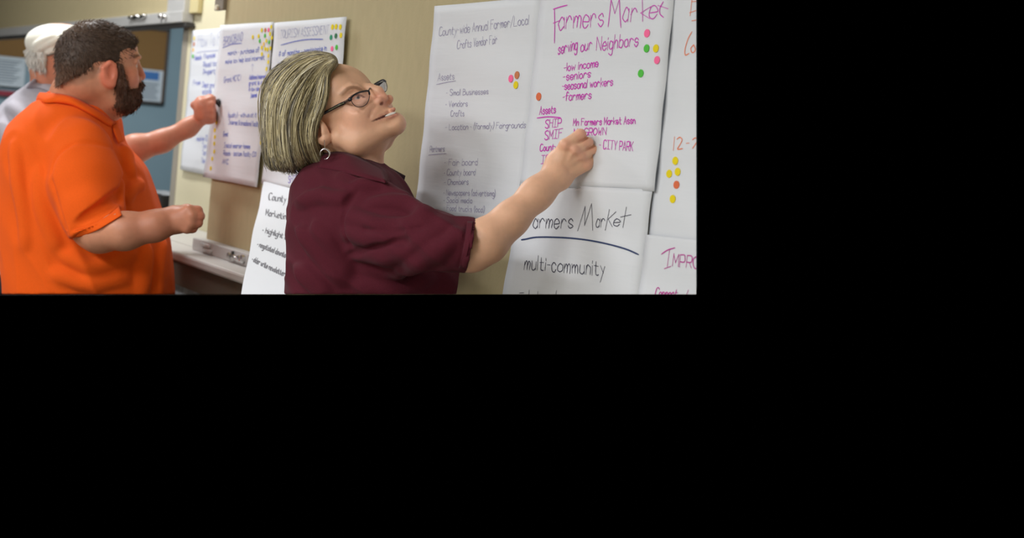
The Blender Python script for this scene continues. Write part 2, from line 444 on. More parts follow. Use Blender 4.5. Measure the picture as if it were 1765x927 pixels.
# tan folding panel that carries the sheets
pp = empty('partition_panel', (XP, 0, ZC))
tag(pp, 'tan fabric folding partition panel with latched metal bottom rail, behind the paper sheets', 'partition')
zr = onY(425, 438, 0.0)[2]
link('board', boxmesh('board', (XP, 0.0, -0.4), (-0.5, YC - 0.001, 2.75), 0.002, cut=True), M['tan'], pp)
xr0 = onY(354, 425, -0.02)[0]; xr1 = onY(470, 470, -0.02)[0]
RZ0, RZ1 = onY(376, 444.5, -0.035)[2], onY(360, 417.5, -0.035)[2]
link('bottom_rail', boxmesh('bottom_rail', (XP - 0.012, -0.035, RZ0), (xr1, -0.001, RZ1), 0.003), M['alu'], pp)
bm = bmesh.new(); c = onY(406, 445, -0.039); tube(bm, [c + np.array([-0.045, 0, 0.002]), c + np.array([0.05, 0, -0.002])], 0.006, 8)
link('latch_bar', frombm('latch_bar', bm), M['chrome'], pp, smooth=True)
for (x, y) in ((396, 441), (404, 444), (413, 446), (419, 445)):
    c = onY(x, y, -0.039); bm = bmesh.new(); tube(bm, [c + np.array([0, 0.006, 0]), c + np.array([0, -0.006, 0])], 0.0085, 12)
    link('latch_bolt', frombm('latch_bolt', bm), M['chrome'], pp)
bm = bmesh.new(); tube(bm, [onY(401, 433, -0.040), onY(401, 441, -0.040)], 0.004, 8); link('latch_pin', frombm('latch_pin', bm), M['dark'], pp)
for (x, y) in ((355, 423), (358, 432)):
    c = onY(x, y, -0.036); bm = bmesh.new(); tube(bm, [c + np.array([-0.03, 0.0, 0]), c + np.array([0.03, 0.0, 0])], 0.0055, 8)
    link('hinge', frombm('hinge', bm), M['alu'], pp, smooth=True)
ba, bb = onY(370.5, 0, -0.012), onY(383, 17, -0.012)
br = link('bracket', boxmesh('bracket', (ba[0], -0.012, bb[2]), (bb[0] + 0.002, 0.0, 2.4), 0.002), mat('bracket_grey', (142, 134, 122), 0.5, metal=0.3), pp)
c = onY(375.5, 13, -0.013); bm = bmesh.new(); tube(bm, [c, c + np.array([0, -0.006, 0])], 0.0075, 14)
link('screw', frombm('screw', bm), mat('pale_screw', (222, 214, 192), 0.4), br)

# counter
co = empty('serving_counter', (-4, YF, ZC))
tag(co, 'pale grey laminate counter running under the opening and tan panel', 'counter')
XCE = onY(428, 480, YF)[0]
link('countertop', boxmesh('countertop', (XL, YF, ZB), (XCE, -0.001, ZC), 0.006, cut=True), M['counter'], co)
link('inner_shelf', boxmesh('inner_shelf', (XL, -0.001, ZB), (XJ - jw, YC + 0.32, ZC), 0, cut=True), M['counter'], co)
link('filler_strip', boxmesh('filler_strip', (XJ - jw, -0.001, ZB), (XP - 0.001, YC - 0.001, ZC), 0, cut=True), M['counter'], co)
link('under_counter_shade', boxmesh('under_counter_shade', (XL, YF + 0.03, ZB - 0.07), (XCE - 0.02, -0.006, ZB), 0, cut=True), M['under_counter_shade'], co)  # dark brown strip: the shade below the countertop, put in as colour
o = link('wall_lower', boxmesh('wall_lower', (XL, -0.004, -0.4), (XCE - 0.02, -0.0005, ZB - 0.072), 0, cut=True), M['carpetwall'], base=(-4, 0, 0.4))
o.name = 'trim_1'; o['kind'] = 'structure'

# things in the kitchen
def onX(px, py, x=XE): return onplane(px, py, 0, x)
def board(x0, y0, x1, y1, label):
    a, b = onX(x0, y0), onX(x1, y1)
    lo = np.array([XE, min(a[1], b[1]), min(a[2], b[2])]); hi = np.array([XE + 0.02, max(a[1], b[1]), max(a[2], b[2])])
    t = empty('cork_board', (XE, (lo[1] + hi[1]) / 2, lo[2])); tag(t, label, 'notice board', 'cork boards on the kitchen wall')
    link('cork', boxmesh('cork', lo, hi - np.array([0.008, 0, 0])), M['cork'], t)
    fw = 0.018
    for l, h in (((lo[1], lo[2]), (hi[1], lo[2] + fw)), ((lo[1], hi[2] - fw), (hi[1], hi[2])), ((lo[1], lo[2]), (lo[1] + fw, hi[2])), ((hi[1] - fw, lo[2]), (hi[1], hi[2]))):
        link('frame_bar', boxmesh('frame_bar', (XE, *l), (XE + 0.022, *h), 0.002), M['frame'], t)
    return t
board(120, 30, 281.5, 181, 'brown cork board with dark frame, seen right of the bearded head')
board(-60, 30, 50, 110, 'brown cork board at the left edge behind the white cap')
def note(name, x0, y0, x1, y1, m, label, cat, dx=0.024, th=0.002):
    a, b = onX(x0, y0, XE + dx), onX(x1, y1, XE + dx)
    lo = np.array([XE + dx, min(a[1], b[1]), min(a[2], b[2])]); hi = np.array([XE + dx + th, max(a[1], b[1]), max(a[2], b[2])])
    o = link(name, boxmesh(name, lo, hi), m, base=(XE + dx, (lo[1] + hi[1]) / 2, lo[2])); tag(o, label, cat); return o, lo, hi
n1, lo, hi = note('pinned_notice', 238, 118, 277, 176, M['notice'], 'pale notice with blue header pinned on the cork board', 'notice')
w = hi[1] - lo[1]; hgt = hi[2] - lo[2]
link('header', boxmesh('header', (lo[0] + 0.002, lo[1] + 0.08 * w, hi[2] - 0.32 * hgt), (lo[0] + 0.003, hi[1] - 0.16 * w, hi[2] - 0.06 * hgt)), M['noticeblue'], n1)
for k in range(5):
    z = hi[2] - (0.42 + 0.11 * k) * hgt
    link('print_line', boxmesh('print_line', (lo[0] + 0.002, lo[1] + 0.12 * w, z - 0.012), (lo[0] + 0.0028, hi[1] - (0.15 + 0.07 * (k % 2)) * w, z)), M['greytext'], n1)
n2, lo, hi = note('posted_sheet', -40, 92, 41, 151, M['notice'], 'large pale printed sheet posted at the left edge of the picture', 'notice')
w = hi[1] - lo[1]; hgt = hi[2] - lo[2]
for k in range(9):
    z = hi[2] - (0.12 + 0.09 * k) * hgt
    link('print_line', boxmesh('print_line', (lo[0] + 0.002, lo[1] + 0.1 * w, z - 0.008), (lo[0] + 0.0028, hi[1] - (0.1 + 0.06 * (k % 3)) * w, z)), M['greytext'], n2)
n3, lo, hi = note('red_sign', -30, 153, 33, 167, M['red'], 'dark red strip below the large sheet at the left edge', 'sign', 0.0, 0.03)
a = onplane(264, 352, 2, ZC + 0.002); a = onY(262, 352, 0.25); b = onY(303, 337, 0.25)
o = link('black_tray', boxmesh('black_tray', (a[0] - 0.02, 0.2, ZC), (XJ - jw - 0.004, 0.31, onY(290, 338, 0.2)[2]), 0.006), M['black'], base=(a[0], 0.25, ZC))
tag(o, 'low black tray on the counter inside the opening beside the jamb', 'tray')

# ------------------------------------------------------------------ handwriting
G = {k: v.split() for k, v in {
 'a': '3g2h1h0f0e1d2d3e 3h3d', 'b': '0k0d 0e1d2d3e3g2h1h0g', 'c': '3g2h1h0g0e1d2d3e', 'd': '3k3d 3e2d1d0e0g1h2h3g', 'e': '0f3f3g2h1h0g0e1d2d3e',
 'f': '3j2k1j1d 0h3h', 'g': '3g2h1h0g0e1d2d3e 3h3b2a1a0b', 'h': '0k0d 0f1h2h3g3d', 'i': '0h0d 0j0i', 'j': '1h1b0a 1j1i', 'k': '0k0d 3h0f 1f3d', 'l': '0k0d',
 'm': '0h0d 0f1h2g2d 2f3h4g4d', 'n': '0h0d 0f1h2h3g3d', 'o': '2h1h0g0e1d2d3e3g2h', 'p': '0h0a 0g1h2h3g3e2d1d0e', 'q': '3g2h1h0g0e1d2d3e 3h3a', 'r': '0h0d 0f1h2h3g',
 's': '3g2h1h0g1f2f3e2d1d0e', 't': '1j1e2d3d 0h3h', 'u': '0h0e1d2d3e 3h3d', 'v': '0h2d 2d3h', 'w': '0h1d 1d2g 2g3d 3d4h', 'x': '0h3d 3h0d', 'y': '0h2e 3h0a', 'z': '0h3h 3h0d 0d3d',
 'A': '0d2k 2k4d 1f3f', 'B': '0k0d 0k2k3j3i2h0h 0h2h4g4e2d0d', 'C': '4j3k1k0i0f1d3d4e', 'D': '0k0d 0k2k4i4f2d0d', 'E': '4k0k 0k0d 0d4d 0h3h', 'F': '4k0k 0k0d 0h3h',
 'G': '4j3k1k0i0f1d3d4e4g 4g2g', 'H': '0k0d 4k4d 0h4h', 'I': '0k4k 2k2d 0d4d', 'J': '3k3e2d0e', 'K': '0k0d 4k0g 1h4d', 'L': '0k0d 0d4d', 'M': '0d0k 0k2f 2f4k 4k4d',
 'N': '0d0k 0k4d 4d4k', 'O': '2k0i0f2d4f4i2k', 'P': '0d0k 0k3k4j4h3g0g', 'R': '0d0k 0k3k4j4h3g0g 2g4d', 'S': '4j3k1k0j1h3g4e3d1d0e', 'T': '0k4k 2k2d', 'U': '0k0e1d3d4e4k',
 'V': '0k2d 2d4k', 'W': '0k1d 1d2h 2h3d 3d4k', 'X': '0k4d 4k0d', 'Y': '0k2g 4k2g 2g2d', 'Z': '0k4k 4k0d 0d4d', '1': '1k1d', '2': '0j1k3k3i0d 0d4d', '3': '0k3k1h3g3e1d0d',
 '-': '0g2g', '.': '0d0e', '*': '0f1g 0g1f', '(': '1l0i0f1c', ')': '0l1i1f0c', '/': '0c3l', '!': '0k0f 0d0e', '#': '1k0d 3k2d 0i4i 0f4f', '&': '4d0j1k2j0f1d4g', ',': '1d0c', '"': '0k0j 1k1j'}.items()}
def gpts(st): return np.array([(int(st[i]), ord(st[i + 1]) - 100) for i in range(0, len(st), 2)], float)
def text_lines(txt):
    x = 0.0; out = []
    for ch in txt:
        if ch == ' ': x += 2.6; continue
        g = G.get(ch)
        if not g: x += 2; continue
        ps = [gpts(s) for s in g]; wd_ = max(p[:, 0].max() for p in ps)
        for p in ps:
            p = p + np.array([x, 0]); p = p + rng.normal(0, 0.13, p.shape)
            out.append(catmull(p, 4) if len(p) > 3 else p)
        x += wd_ + 1.25
    return out, max(x - 1.25, 1)
def ribbon(vs, fs, pts, hw, off):
    """flat marker stroke on the sheet: pts are (x, z) on the wall plane, off(x,z) the sheet's own surface"""
    p = np.array(pts); n = len(p)
    if n < 2: return
    t = np.gradient(p, axis=0); t /= np.linalg.norm(t, axis=1)[:, None] + 1e-12
    nn = np.stack([-t[:, 1], t[:, 0]], 1)
    p = p.copy(); p[0] -= t[0] * hw * 0.7; p[-1] += t[-1] * hw * 0.7
    b = len(vs)
    for i in range(n):
        k = hw * (0.6 if i in (0, n - 1) else 1.0)
        for sgn in (1, -1):
            q = p[i] + sgn * k * nn[i]; vs.append((q[0], off(q[0], q[1]) - 0.0007, q[1]))
    for i in range(n - 1):
        fs.append((b + 2 * i, b + 2 * i + 1, b + 2 * i + 3, b + 2 * i + 2))

class Sheet:
    def __init__(s, label, corners, y, curl=0.006, seed=0, ybot=None, grp='handwritten flip chart sheets on the partition'):
        yb = y if ybot is None else ybot                              # a sheet may hang away from the wall at its lower edge
        s.c = [onY(px, py, yy)[[0, 2]] for (px, py), yy in zip(corners, (y, y, yb, yb))]          # TL TR BR BL
        s.y = y; s.yb = yb; s.curl = curl; s.ph = seed * 1.7
        zt = max(c[1] for c in s.c); zb = min(c[1] for c in s.c); s.zt, s.zb = zt, zb
        nu, nv = 14, 26; V = []; F = []
        for j in range(nv + 1):
            for i in range(nu + 1):
                u, v = i / nu, j / nv
                q = (s.c[0] * (1 - u) + s.c[1] * u) * (1 - v) + (s.c[3] * (1 - u) + s.c[2] * u) * v
                V.append((q[0], s.off(*q), q[1]))
        for j in range(nv):
            for i in range(nu):
                a = j * (nu + 1) + i; F.append((a, a + nu + 1, a + nu + 2, a + 1))
        nb = len(V); V += [(x, yy + 0.0006, z) for x, yy, z in V]
        F += [tuple(q + nb for q in f[::-1]) for f in F[:nu * nv]]
        rim = [i for i in range(nu + 1)] + [(nu + 1) * j + nu for j in range(1, nv + 1)] + [(nu + 1) * nv + i for i in range(nu - 1, -1, -1)] + [(nu + 1) * j for j in range(nv - 1, 0, -1)]
        for a, b in zip(rim, rim[1:] + rim[:1]): F.append((a, b, b + nb, a + nb))
        me = limit_mesh(mesh('flipchart_sheet', V, F))
        s.o = link('flipchart_sheet', me, M['paper'], base=(s.c[3][0], y, zb), smooth=False)
        tag(s.o, label, 'paper sheet', grp)
        me.polygons.foreach_set('use_smooth', np.array([abs(q.normal.y) > 0.5 for q in me.polygons]))
    def off(s, x, z):
        v = (s.zt - z) / (s.zt - s.zb)
        return s.y + (s.yb - s.y) * v - 0.0012 * (1 + math.sin(x * 23 + s.ph + z * 5)) - 0.0009 * (1 + math.sin(z * 61 + s.ph * 2 + x * 7)) - s.curl * max(0, v) ** 3
    def px(s, x, y):
        q = onY(x, y, s.y)[[0, 2]]
        for _ in range(4): q = onY(x, y, s.off(*q))[[0, 2]]
        return q
    def write(s, txt, a, b, h, rgb, w=1.2, name='handwritten_line', lean=None):
        A, B = s.px(*a), s.px(*b); U = s.px(a[0] + (0.085 if lean is None else lean) * h, a[1] - h) - A
        L, wdt = text_lines(txt); vs = []; fs = []
        k = abs(U[1]) / h
        for p in L:
            ribbon(vs, fs, A + np.outer(p[:, 0] / wdt, B - A) + np.outer(p[:, 1] / 7.0, U), w * k / 2, s.off)
        return s.part(name, vs, fs, rgb)
    def strokes(s, lines, rgb, w=1.5, name='handwritten_letter'):
        vs = []; fs = []; k = np.linalg.norm(s.px(lines[0][0][0], lines[0][0][1] - 1) - s.px(*lines[0][0]))
        for l in lines:
            q = [s.px(*p) for p in (catmull(l, 5) if len(l) > 2 else l)]; ribbon(vs, fs, q, w * k / 2, s.off)
        return s.part(name, vs, fs, rgb)
    def part(s, name, vs, fs, rgb):
        me = limit_mesh(mesh(name, vs, fs))
        if not len(me.polygons): return None
        return link(name, me, inkmat(rgb), s.o)
    def dots(s, items, r=6.6):
        for (x, y, c) in items:
            q = s.px(x, y); k = np.linalg.norm(s.px(x, y - r) - q); bm = bmesh.new(); yy = s.off(*q) - 0.0012
            ring = [bm.verts.new((q[0] + k * math.cos(t), yy, q[1] + k * math.sin(t))) for t in np.linspace(0, 2 * math.pi, 20, endpoint=False)]
            back = [bm.verts.new((v.co.x, yy + 0.0009, v.co.z)) for v in ring]
            bm.faces.new(ring)
            for i in range(20): bm.faces.new((ring[i], ring[i - 1], back[i - 1], back[i]))
            o = link('dot_sticker', frombm('dot_sticker', bm), inkmat(DC[c]), s.o)
            o['label'] = 'round %s dot sticker' % DN[c]
DC = dict(y=(232, 210, 30), p=(250, 110, 160), g=(84, 190, 70), b=(200, 124, 84), o=(220, 112, 74), t=(44, 150, 112), d=(60, 120, 84), a=(240, 196, 110), s=(236, 214, 74))
DN = dict(y='yellow', p='pink', g='green', b='brown', o='orange', t='teal', d='dark green', a='pale orange', s='pale yellow')

BLUE = (92, 106, 192); PALEBLUE = (176, 182, 216); VIO = (158, 153, 182); MAG = (206, 58, 184); GREY = (112, 112, 118); INK = (66, 66, 84); NAVY = (52, 66, 104); ORG = (238, 126, 76)
# sheets, far to near -------------------------------------------------------
s = Sheet('pale sheet on the cream wall with faint blue heading, farthest left of the sheets', [(333, 53), (392, 48), (364, 303), (314, 292)], YC - 0.004, seed=1)
s.write('How To F', (341, 81), (379, 77), 22, PALEBLUE, 1.2); s.strokes([[(339, 91), (352, 88.6), (366, 87.6), (378, 87)]], PALEBLUE, 1.2, 'underline')
for t, a, b in (('Needs', (335, 104), (347, 102)), ('Finances', (351, 102), (371, 98)), ('Road tax', (350, 116), (376, 112)), ('Property', (350, 129), (373, 125)), ('From', (333, 147), (345, 146)), ('Dept grant', (349, 150), (374, 151)), ('state', (349, 162), (364, 161)), ('make CO', (339, 243), (361, 242)), ('Tax 1', (348, 255), (359, 255)), ('Tax 2', (348.5, 267), (359, 267)), ('Tax 3', (347, 280.5), (357, 280.5))):
    s.write(t, a, b, 8.5, (122, 132, 202), 1.5)
s.dots([(335, 66, 's'), (334.7, 76, 'b'), (333.2, 86, 'a'), (332.7, 97, 'g')], 3.4)

s = Sheet('white sheet crowded with yellow dots in its upper right corner, under the writing fist', [(381.8, 43.5), (472, 37.8), (447.5, 323), (355, 305)], -0.008, seed=2)
s.write('BROADBAND', (385, 78), (418, 70), 14, (134, 140, 198), 1.3); s.strokes([[(384, 82.4), (392, 79), (401, 76), (417, 74.6)]], BLUE, 1.3, 'underline')
for t, a, b, h in (('6 month - purchase of', (389.5, 95.5), (447, 89.5), 8), ('make tax help local internet', (388.5, 110), (456, 102.5), 8), ('Grant MCTC !', (386, 142), (415, 138), 9), ('(quality) - with us at it', (393.5, 202), (442, 201.5), 8), ('Internet & broadband facility', (394, 214), (447.5, 218), 8), ('Grant', (385, 235), (393, 235), 8), ('Install smarter homes', (386, 254), (431, 256), 8), ('Roads - bottom facility CO', (385, 267.5), (441, 270), 8), ('AKC', (383, 282), (394, 283), 8)):
    s.write(t, a, b, h, BLUE, 1.15)
for t, a, b in (('Additional internet', (429.5, 137), (458.6, 135)), ('grant is a ?', (429, 147), (455, 145)), ('in low dev', (429, 157), (449, 156)), ('Internet', (432, 168.5), (443, 167))):
    s.write(t, a, b, 7.5, (96, 106, 204), 1.25)
s.strokes([[(435.5, 111), (435, 123)], [(433.5, 114), (435.5, 110.5), (437.5, 113.5)]], PALEBLUE, 1.0, 'arrow')
s.dots([(436, 63.8, 'y'), (446, 62.3, 'y'), (451.5, 52, 'y'), (468, 46.4, 'y'), (466, 58.5, 'y'), (469, 65.3, 'y'), (459.3, 70.3, 's'), (454.8, 76, 'a'), (451.5, 82, 'y'), (457.3, 84.2, 'y'), (461.4, 85.2, 'y'), (466.4, 83.4, 'y'), (451.8, 93.2, 'y'), (463, 96.3, 's'), (462.8, 107, 's'), (459.6, 119, 's'), (457, 61.5, 'g'), (448, 70.6, 'g'), (464.3, 72.6, 'g'), (457.5, 52, 'b'), (463.2, 51.7, 'p'),
        (373.3, 211, 'y'), (370.6, 224.5, 'y'), (370.6, 236, 'y'), (369.6, 247.4, 'y'), (369.6, 261, 'y'), (366.3, 273.6, 'y'), (363.6, 290, 'y'), (450, 246, 'y')], 3.6)

s = Sheet('white sheet headed in blue capitals, partly behind the grey blond hair', [(474.5, 39.5), (598.8, 29), (573, 345), (455, 316)], -0.011, seed=3)
s.write('TOURISM ASSESSMENT', (483, 66), (566, 58), 14, (158, 162, 198), 0.95); s.strokes([[(484.5, 77.7), (511, 71), (533, 68), (557, 67.7)]], BLUE, 1.6, 'underline')
s.write('# of months - participate in', (481, 97), (563, 87), 9, BLUE, 1.4); s.write('# of mtgs', (478, 117), (508, 112), 9, (120, 126, 190), 1.3)
s.write('SHIP', (497, 315), (513, 313), 11, (120, 96, 190), 1.3)
s.dots([(573.4, 46.7, 'y'), (579.6, 46, 'y'), (587, 46.7, 'y'), (571, 64.5, 't'), (579.3, 62, 'd'), (588, 61, 'y'), (572.8, 84, 'p'), (580.5, 81.7, 'g')], 4.6)

s = Sheet('long white sheet with dark bullet lines, hanging low left of the maroon shirt', [(456, 312), (540, 333), (499, 558), (409, 548)], -0.014, 0.0, seed=4, ybot=-0.42)
for t, a, b, h in (('County web', (464, 344), (512, 353), 12), ('Marketing "', (459, 371), (507, 381), 11), ('* highlight our', (457, 400), (506, 416), 9), ('* negotiated downtown', (451, 424.5), (509, 447), 9), ('* older write newsletter', (445, 450), (509, 477), 9)):
    s.write(t, a, b, h, GREY, 1.5)

s = Sheet('sheet with faint grey list and three dots, left of the pink headed sheet', [(751.8, 10.8), (936, -5.5), (905, 391), (719.7, 368)], -0.005, seed=5)
for t, a, b, h in (('County-wide Annual Farmer/Local', (757, 62), (911, 42), 15), ('Crafts Vendor Fair', (788, 84), (857, 74.5), 14), ('Assets', (755, 139), (783, 136.5), 12), ('- Small Businesses', (769, 164.5), (842, 162), 10), ('* Vendors', (768.5, 184), (806, 183), 10), ('Crafts', (777, 200.5), (800, 200), 10), ('- Location - (formally) Fairgrounds', (768, 224), (906, 220), 10), ('Partners', (741, 262), (766, 260.5), 10), ('- Fair board', (766, 285), (823, 284.5), 11), ('* County board', (766, 302), (819, 301.5), 10.5), ('- Chambers', (766, 318.5), (807.5, 317.5), 9.5), ('* Newspapers (advertising)', (765, 336), (854, 338), 9.5), ('* Social media', (765, 349), (814, 349.8), 9), ('- Food trucks (local)', (765, 362.5), (835, 366), 9.5)):
    s.write(t, a, b, h, VIO, 1.05)
s.strokes([[(752.4, 145.6), (770, 142), (786, 139.3)]], VIO, 1.0, 'underline'); s.strokes([[(739, 267.3), (755, 265.6), (770, 264.6)]], VIO, 1.0, 'underline')
s.dots([(881, 135.5, 'p'), (891.5, 129.5, 'b'), (889.5, 146.5, 'y')], 6.6)

s = Sheet('sheet on the right whose writing is orange, with five dots in a column', [(1163, -30), (1290, -18), (1290, 440), (1121.5, 418)], -0.006, seed=6)
s.strokes([[(1193, 0), (1190, 27)], [(1189, 22), (1201, 18)], [(1193, 3), (1203, 2)], [(1193, 36), (1204, 34)], [(1193, 55), (1186, 68), (1181, 86), (1182, 95), (1188, 92)], [(1196, 77), (1191, 84), (1194, 91), (1199, 86), (1196, 77)], [(1202, 78), (1201, 90)]], ORG, 1.7)
s.strokes([[(1163, 236), (1161, 259)], [(1167, 240), (1172, 236.5), (1176, 241), (1172, 250), (1168, 257), (1177, 256)], [(1183, 247), (1188, 246.5)], [(1194, 241), (1199, 237.5), (1202, 243), (1194, 256)]], ORG, 1.6)
s.dots([(1164.5, 277, 'y'), (1154, 299.5, 'y'), (1168.5, 296, 'y'), (1166.5, 318.5, 'o'), (1160, 343, 'y')], 7)

s = Sheet('sheet headed in large magenta letters that the maroon shirted person writes on', [(934.5, -12), (1163.5, -4), (1133, 330), (899.5, 320)], -0.010, 0.004, seed=7)
s.strokes([[(956, 15), (956.5, 45), (956, 74)], [(954, 16), (966, 12), (978, 9)], [(954, 40), (966, 35)]], MAG, 1.9)
s.write('armers', (963, 50.5), (1040, 44.5), 35, MAG, 1.7)
s.strokes([[(1048.5, 46), (1051, 25), (1054, -3)], [(1054, 0), (1060, 23.5)], [(1060, 23.5), (1068, -2)], [(1068, -2), (1069, 24), (1070.5, 47.5)]], MAG, 1.8)
s.write('ar', (1073, 37), (1097, 38), 40, MAG, 1.7)
s.strokes([[(1107.4, -3), (1108, 37)], [(1122, 11.6), (1104.5, 22.5)], [(1104.5, 22.5), (1120, 32)]], MAG, 1.9)
s.write('e', (1119, 31.5), (1132, 30), 34, MAG, 1.7)
s.strokes([[(1143.5, 3), (1138, 14), (1138, 24), (1144, 30)], [(1134.5, 9.5), (1152, 15.2)]], MAG, 1.9)
for t, a, b, h in (('serving', (962, 94), (995, 85), 20), ('our', (1001, 89), (1020, 84), 19), ('Neighbors', (1028, 87), (1100, 79), 23), ('-low income', (972, 123), (1031, 115), 14), ('-seniors', (971, 139), (1018, 133), 14), ('-seasonal workers', (969, 155), (1056, 147), 14), ('-farmers', (970, 174), (1019, 170), 15), ('Assets', (930, 197.5), (958, 194.5), 14), ('SHIP', (940, 221), (967, 218), 14), ('SMIF', (939, 241), (969, 237), 15), ('County', (931, 260.5), (960, 258.5), 12), ('ICBS', (933, 282), (962, 280), 14), ('Mn Farmers Market Assn', (988, 216.5), (1095, 213), 12), ('Mn GROWN', (989, 234), (1045, 232), 12), ('- CITY PARK', (1033, 256), (1091, 260), 15)):
    s.write(t, a, b, h, MAG, 1.75)
s.strokes([[(926, 203.4), (945, 201.3), (966, 202.6)]], MAG, 1.9, 'underline')
s.dots([(1115.7, 57.5, 'p'), (1115, 83.5, 'g'), (1131, 83.5, 'y'), (1133, 103.5, 'p'), (1105, 126.5, 'g'), (929, 166.5, 'o')], 7)

s = Sheet('sheet with dark grey heading underlined by one curved stroke, below the writing hand', [(900, 316), (1126.5, 327), (1100, 560), (861, 560)], -0.013, 0.006, seed=8)
s.strokes([[(906, 362), (901, 396)], [(906, 363), (922, 359)], [(904, 378), (915, 376)]], INK, 1.6)
s.write('armers', (919, 393), (987, 393.5), 27, INK, 1.6)
s.strokes([[(996, 397.7), (1009, 356)], [(1009, 356), (1008, 388.6)], [(1008, 388.6), (1020, 351)], [(1020, 351), (1022, 396.7)], [(1050.7, 361), (1043.6, 396.7)], [(1062, 365), (1048.7, 377.5)], [(1048.7, 377.5), (1055.7, 390.6)], [(1080, 357), (1074, 391.6)], [(1070, 374), (1088, 370)]], INK, 1.7)
s.write('ar', (1027, 391.5), (1042, 391), 24, INK, 1.5); s.write('e', (1058, 390), (1068, 389), 21, INK, 1.5)
s.strokes([[(899, 413.3), (907, 412), (924.6, 408.8), (955, 408.8), (989, 410.8), (1021, 415), (1052, 421.5), (1080, 429.5), (1101, 438.6)]], NAVY, 2.6, 'underline')
s.write('multi-community', (904, 464), (1043, 475), 25, INK, 1.6)
s.strokes([[(896, 505), (903, 504.5)], [(912.5, 500), (912, 512)], [(927.5, 502), (927, 512)], [(959.5, 501), (958, 512)]], INK, 1.6)

s = Sheet('sheet in the lower right corner with a magenta heading cut by the edge', [(1114.5, 404), (1300, 424), (1280, 560), (1098, 550)], -0.018, 0.006, seed=9)
MG2 = (190, 52, 152)
s.strokes([[(1140.5, 438), (1151, 431), (1163.7, 427)], [(1154.6, 430), (1150.6, 459)], [(1145.5, 463), (1156.6, 458.8)]], MG2, 1.9)
s.write('MPROVE', (1160, 458.5), (1228, 466), 21, MG2, 1.8); s.write('Connect', (1128, 513), (1166, 514), 17, MG2, 1.8, lean=0.25)
s.strokes([[(1187, 500), (1182, 512)]], MG2, 1.8)


# ------------------------------------------------------------------ people
def headframe(px, py, Z, yaw, pitch, roll, sc=1.0):
    y, p, r = np.radians([yaw, pitch, roll])
    f = np.array([math.cos(y), 0, -math.sin(y)]); l = np.array([math.sin(y), 0, math.cos(y)]); u = np.array([0, -1.0, 0])
    f2 = f * math.cos(p) + u * math.sin(p); u2 = u * math.cos(p) - f * math.sin(p)
    l3 = l * math.cos(r) + u2 * math.sin(r); u3 = u2 * math.cos(r) - l * math.sin(r)
    R = np.stack([f2, u3, l3]); C = P(px, py, Z)
    HP = lambda F, U, L: C + sc * (F * f2 + U * u3 + L * l3)
    def HX(x, y, F, U, L): return P(x, y, HP(F, U, L)[2] / ZS)
    return HP, HX, R
def tones(vs, base, spots):
    c = np.tile(np.array(s2l(base)), (len(vs), 1))
    for ctr, rad, R, rgb, amt in spots:
        q = (vs - ctr) @ R.T / np.array(rad); d = np.sqrt((q ** 2).sum(1))
        w = np.clip((1.25 - d) / 0.5, 0, 1) * amt
        c = c * (1 - w[:, None]) + np.array(s2l(rgb)) * w[:, None]
    return c
def pts_loft(V, rows, Zc, k=0.0, p=2.2):
    Zc = Zc * ZS
    V.loft([((y - CY) * Zc / FPX, ((a + b) / 2 - CX) * Zc / FPX, Zc + dz, (b - a) / 2 * Zc / FPX, dep) for y, a, b, dep, dz in rows], k, p)
def strip(name, up_, lo_, m, parent, th=0.003, n=5, bulge=0.0):
    """a curved cloth band between two edge lines (camera axes), with thickness"""
    A = catmull(up_, n); B = catmull(lo_, n); V = []; F = []; K = 5
    for a, b in zip(A, B):
        for j in range(K + 1):
            t = j / K; q = a * (1 - t) + b * t; q = q + np.array([0, 0, -bulge * math.sin(math.pi * t)]); V.append(q)
    N = len(A)
    for i in range(N - 1):
        for j in range(K): F.append((i * (K + 1) + j, i * (K + 1) + j + 1, (i + 1) * (K + 1) + j + 1, (i + 1) * (K + 1) + j))
    me = mesh(name, toW(np.array(V)), F); bm = bmesh.new(); bm.from_mesh(me)
    bmesh.ops.recalc_face_normals(bm, faces=bm.faces[:]); bmesh.ops.solidify(bm, geom=bm.faces[:], thickness=th)
    limit(bm); bm.to_mesh(me); bm.free()
    return link(name, me, m, parent, smooth=True)
def strand_mesh(name, curves, cols, rad, parent, n=3):
    V = []; F = []; C = []
    for c, col in zip(curves, cols):
        m = len(c); b0 = len(V); t = np.gradient(c, axis=0); t /= np.linalg.norm(t, axis=1)[:, None] + 1e-12
        a = np.array([0.3, 0.2, 1.0]); x = a - t * (t @ a)[:, None]; x /= np.linalg.norm(x, axis=1)[:, None]; y = np.cross(t, x)
        for i in range(m):
            r = rad * (0.25 + 0.75 * math.sin(math.pi * min(1, (i + 0.6) / m))) if i else rad * 0.4
            for k in range(n):
                V.append(c[i] + r * (math.cos(6.283 * k / n) * x[i] + math.sin(6.283 * k / n) * y[i])); C.append(col)
        for i in range(m - 1):
            for k in range(n): F.append((b0 + i * n + k, b0 + i * n + (k + 1) % n, b0 + (i + 1) * n + (k + 1) % n, b0 + (i + 1) * n + k))
    me = mesh(name, toW(np.array(V)), F); paint(me, np.array(C))
    return link(name, me, M['hair'], parent, smooth=True)
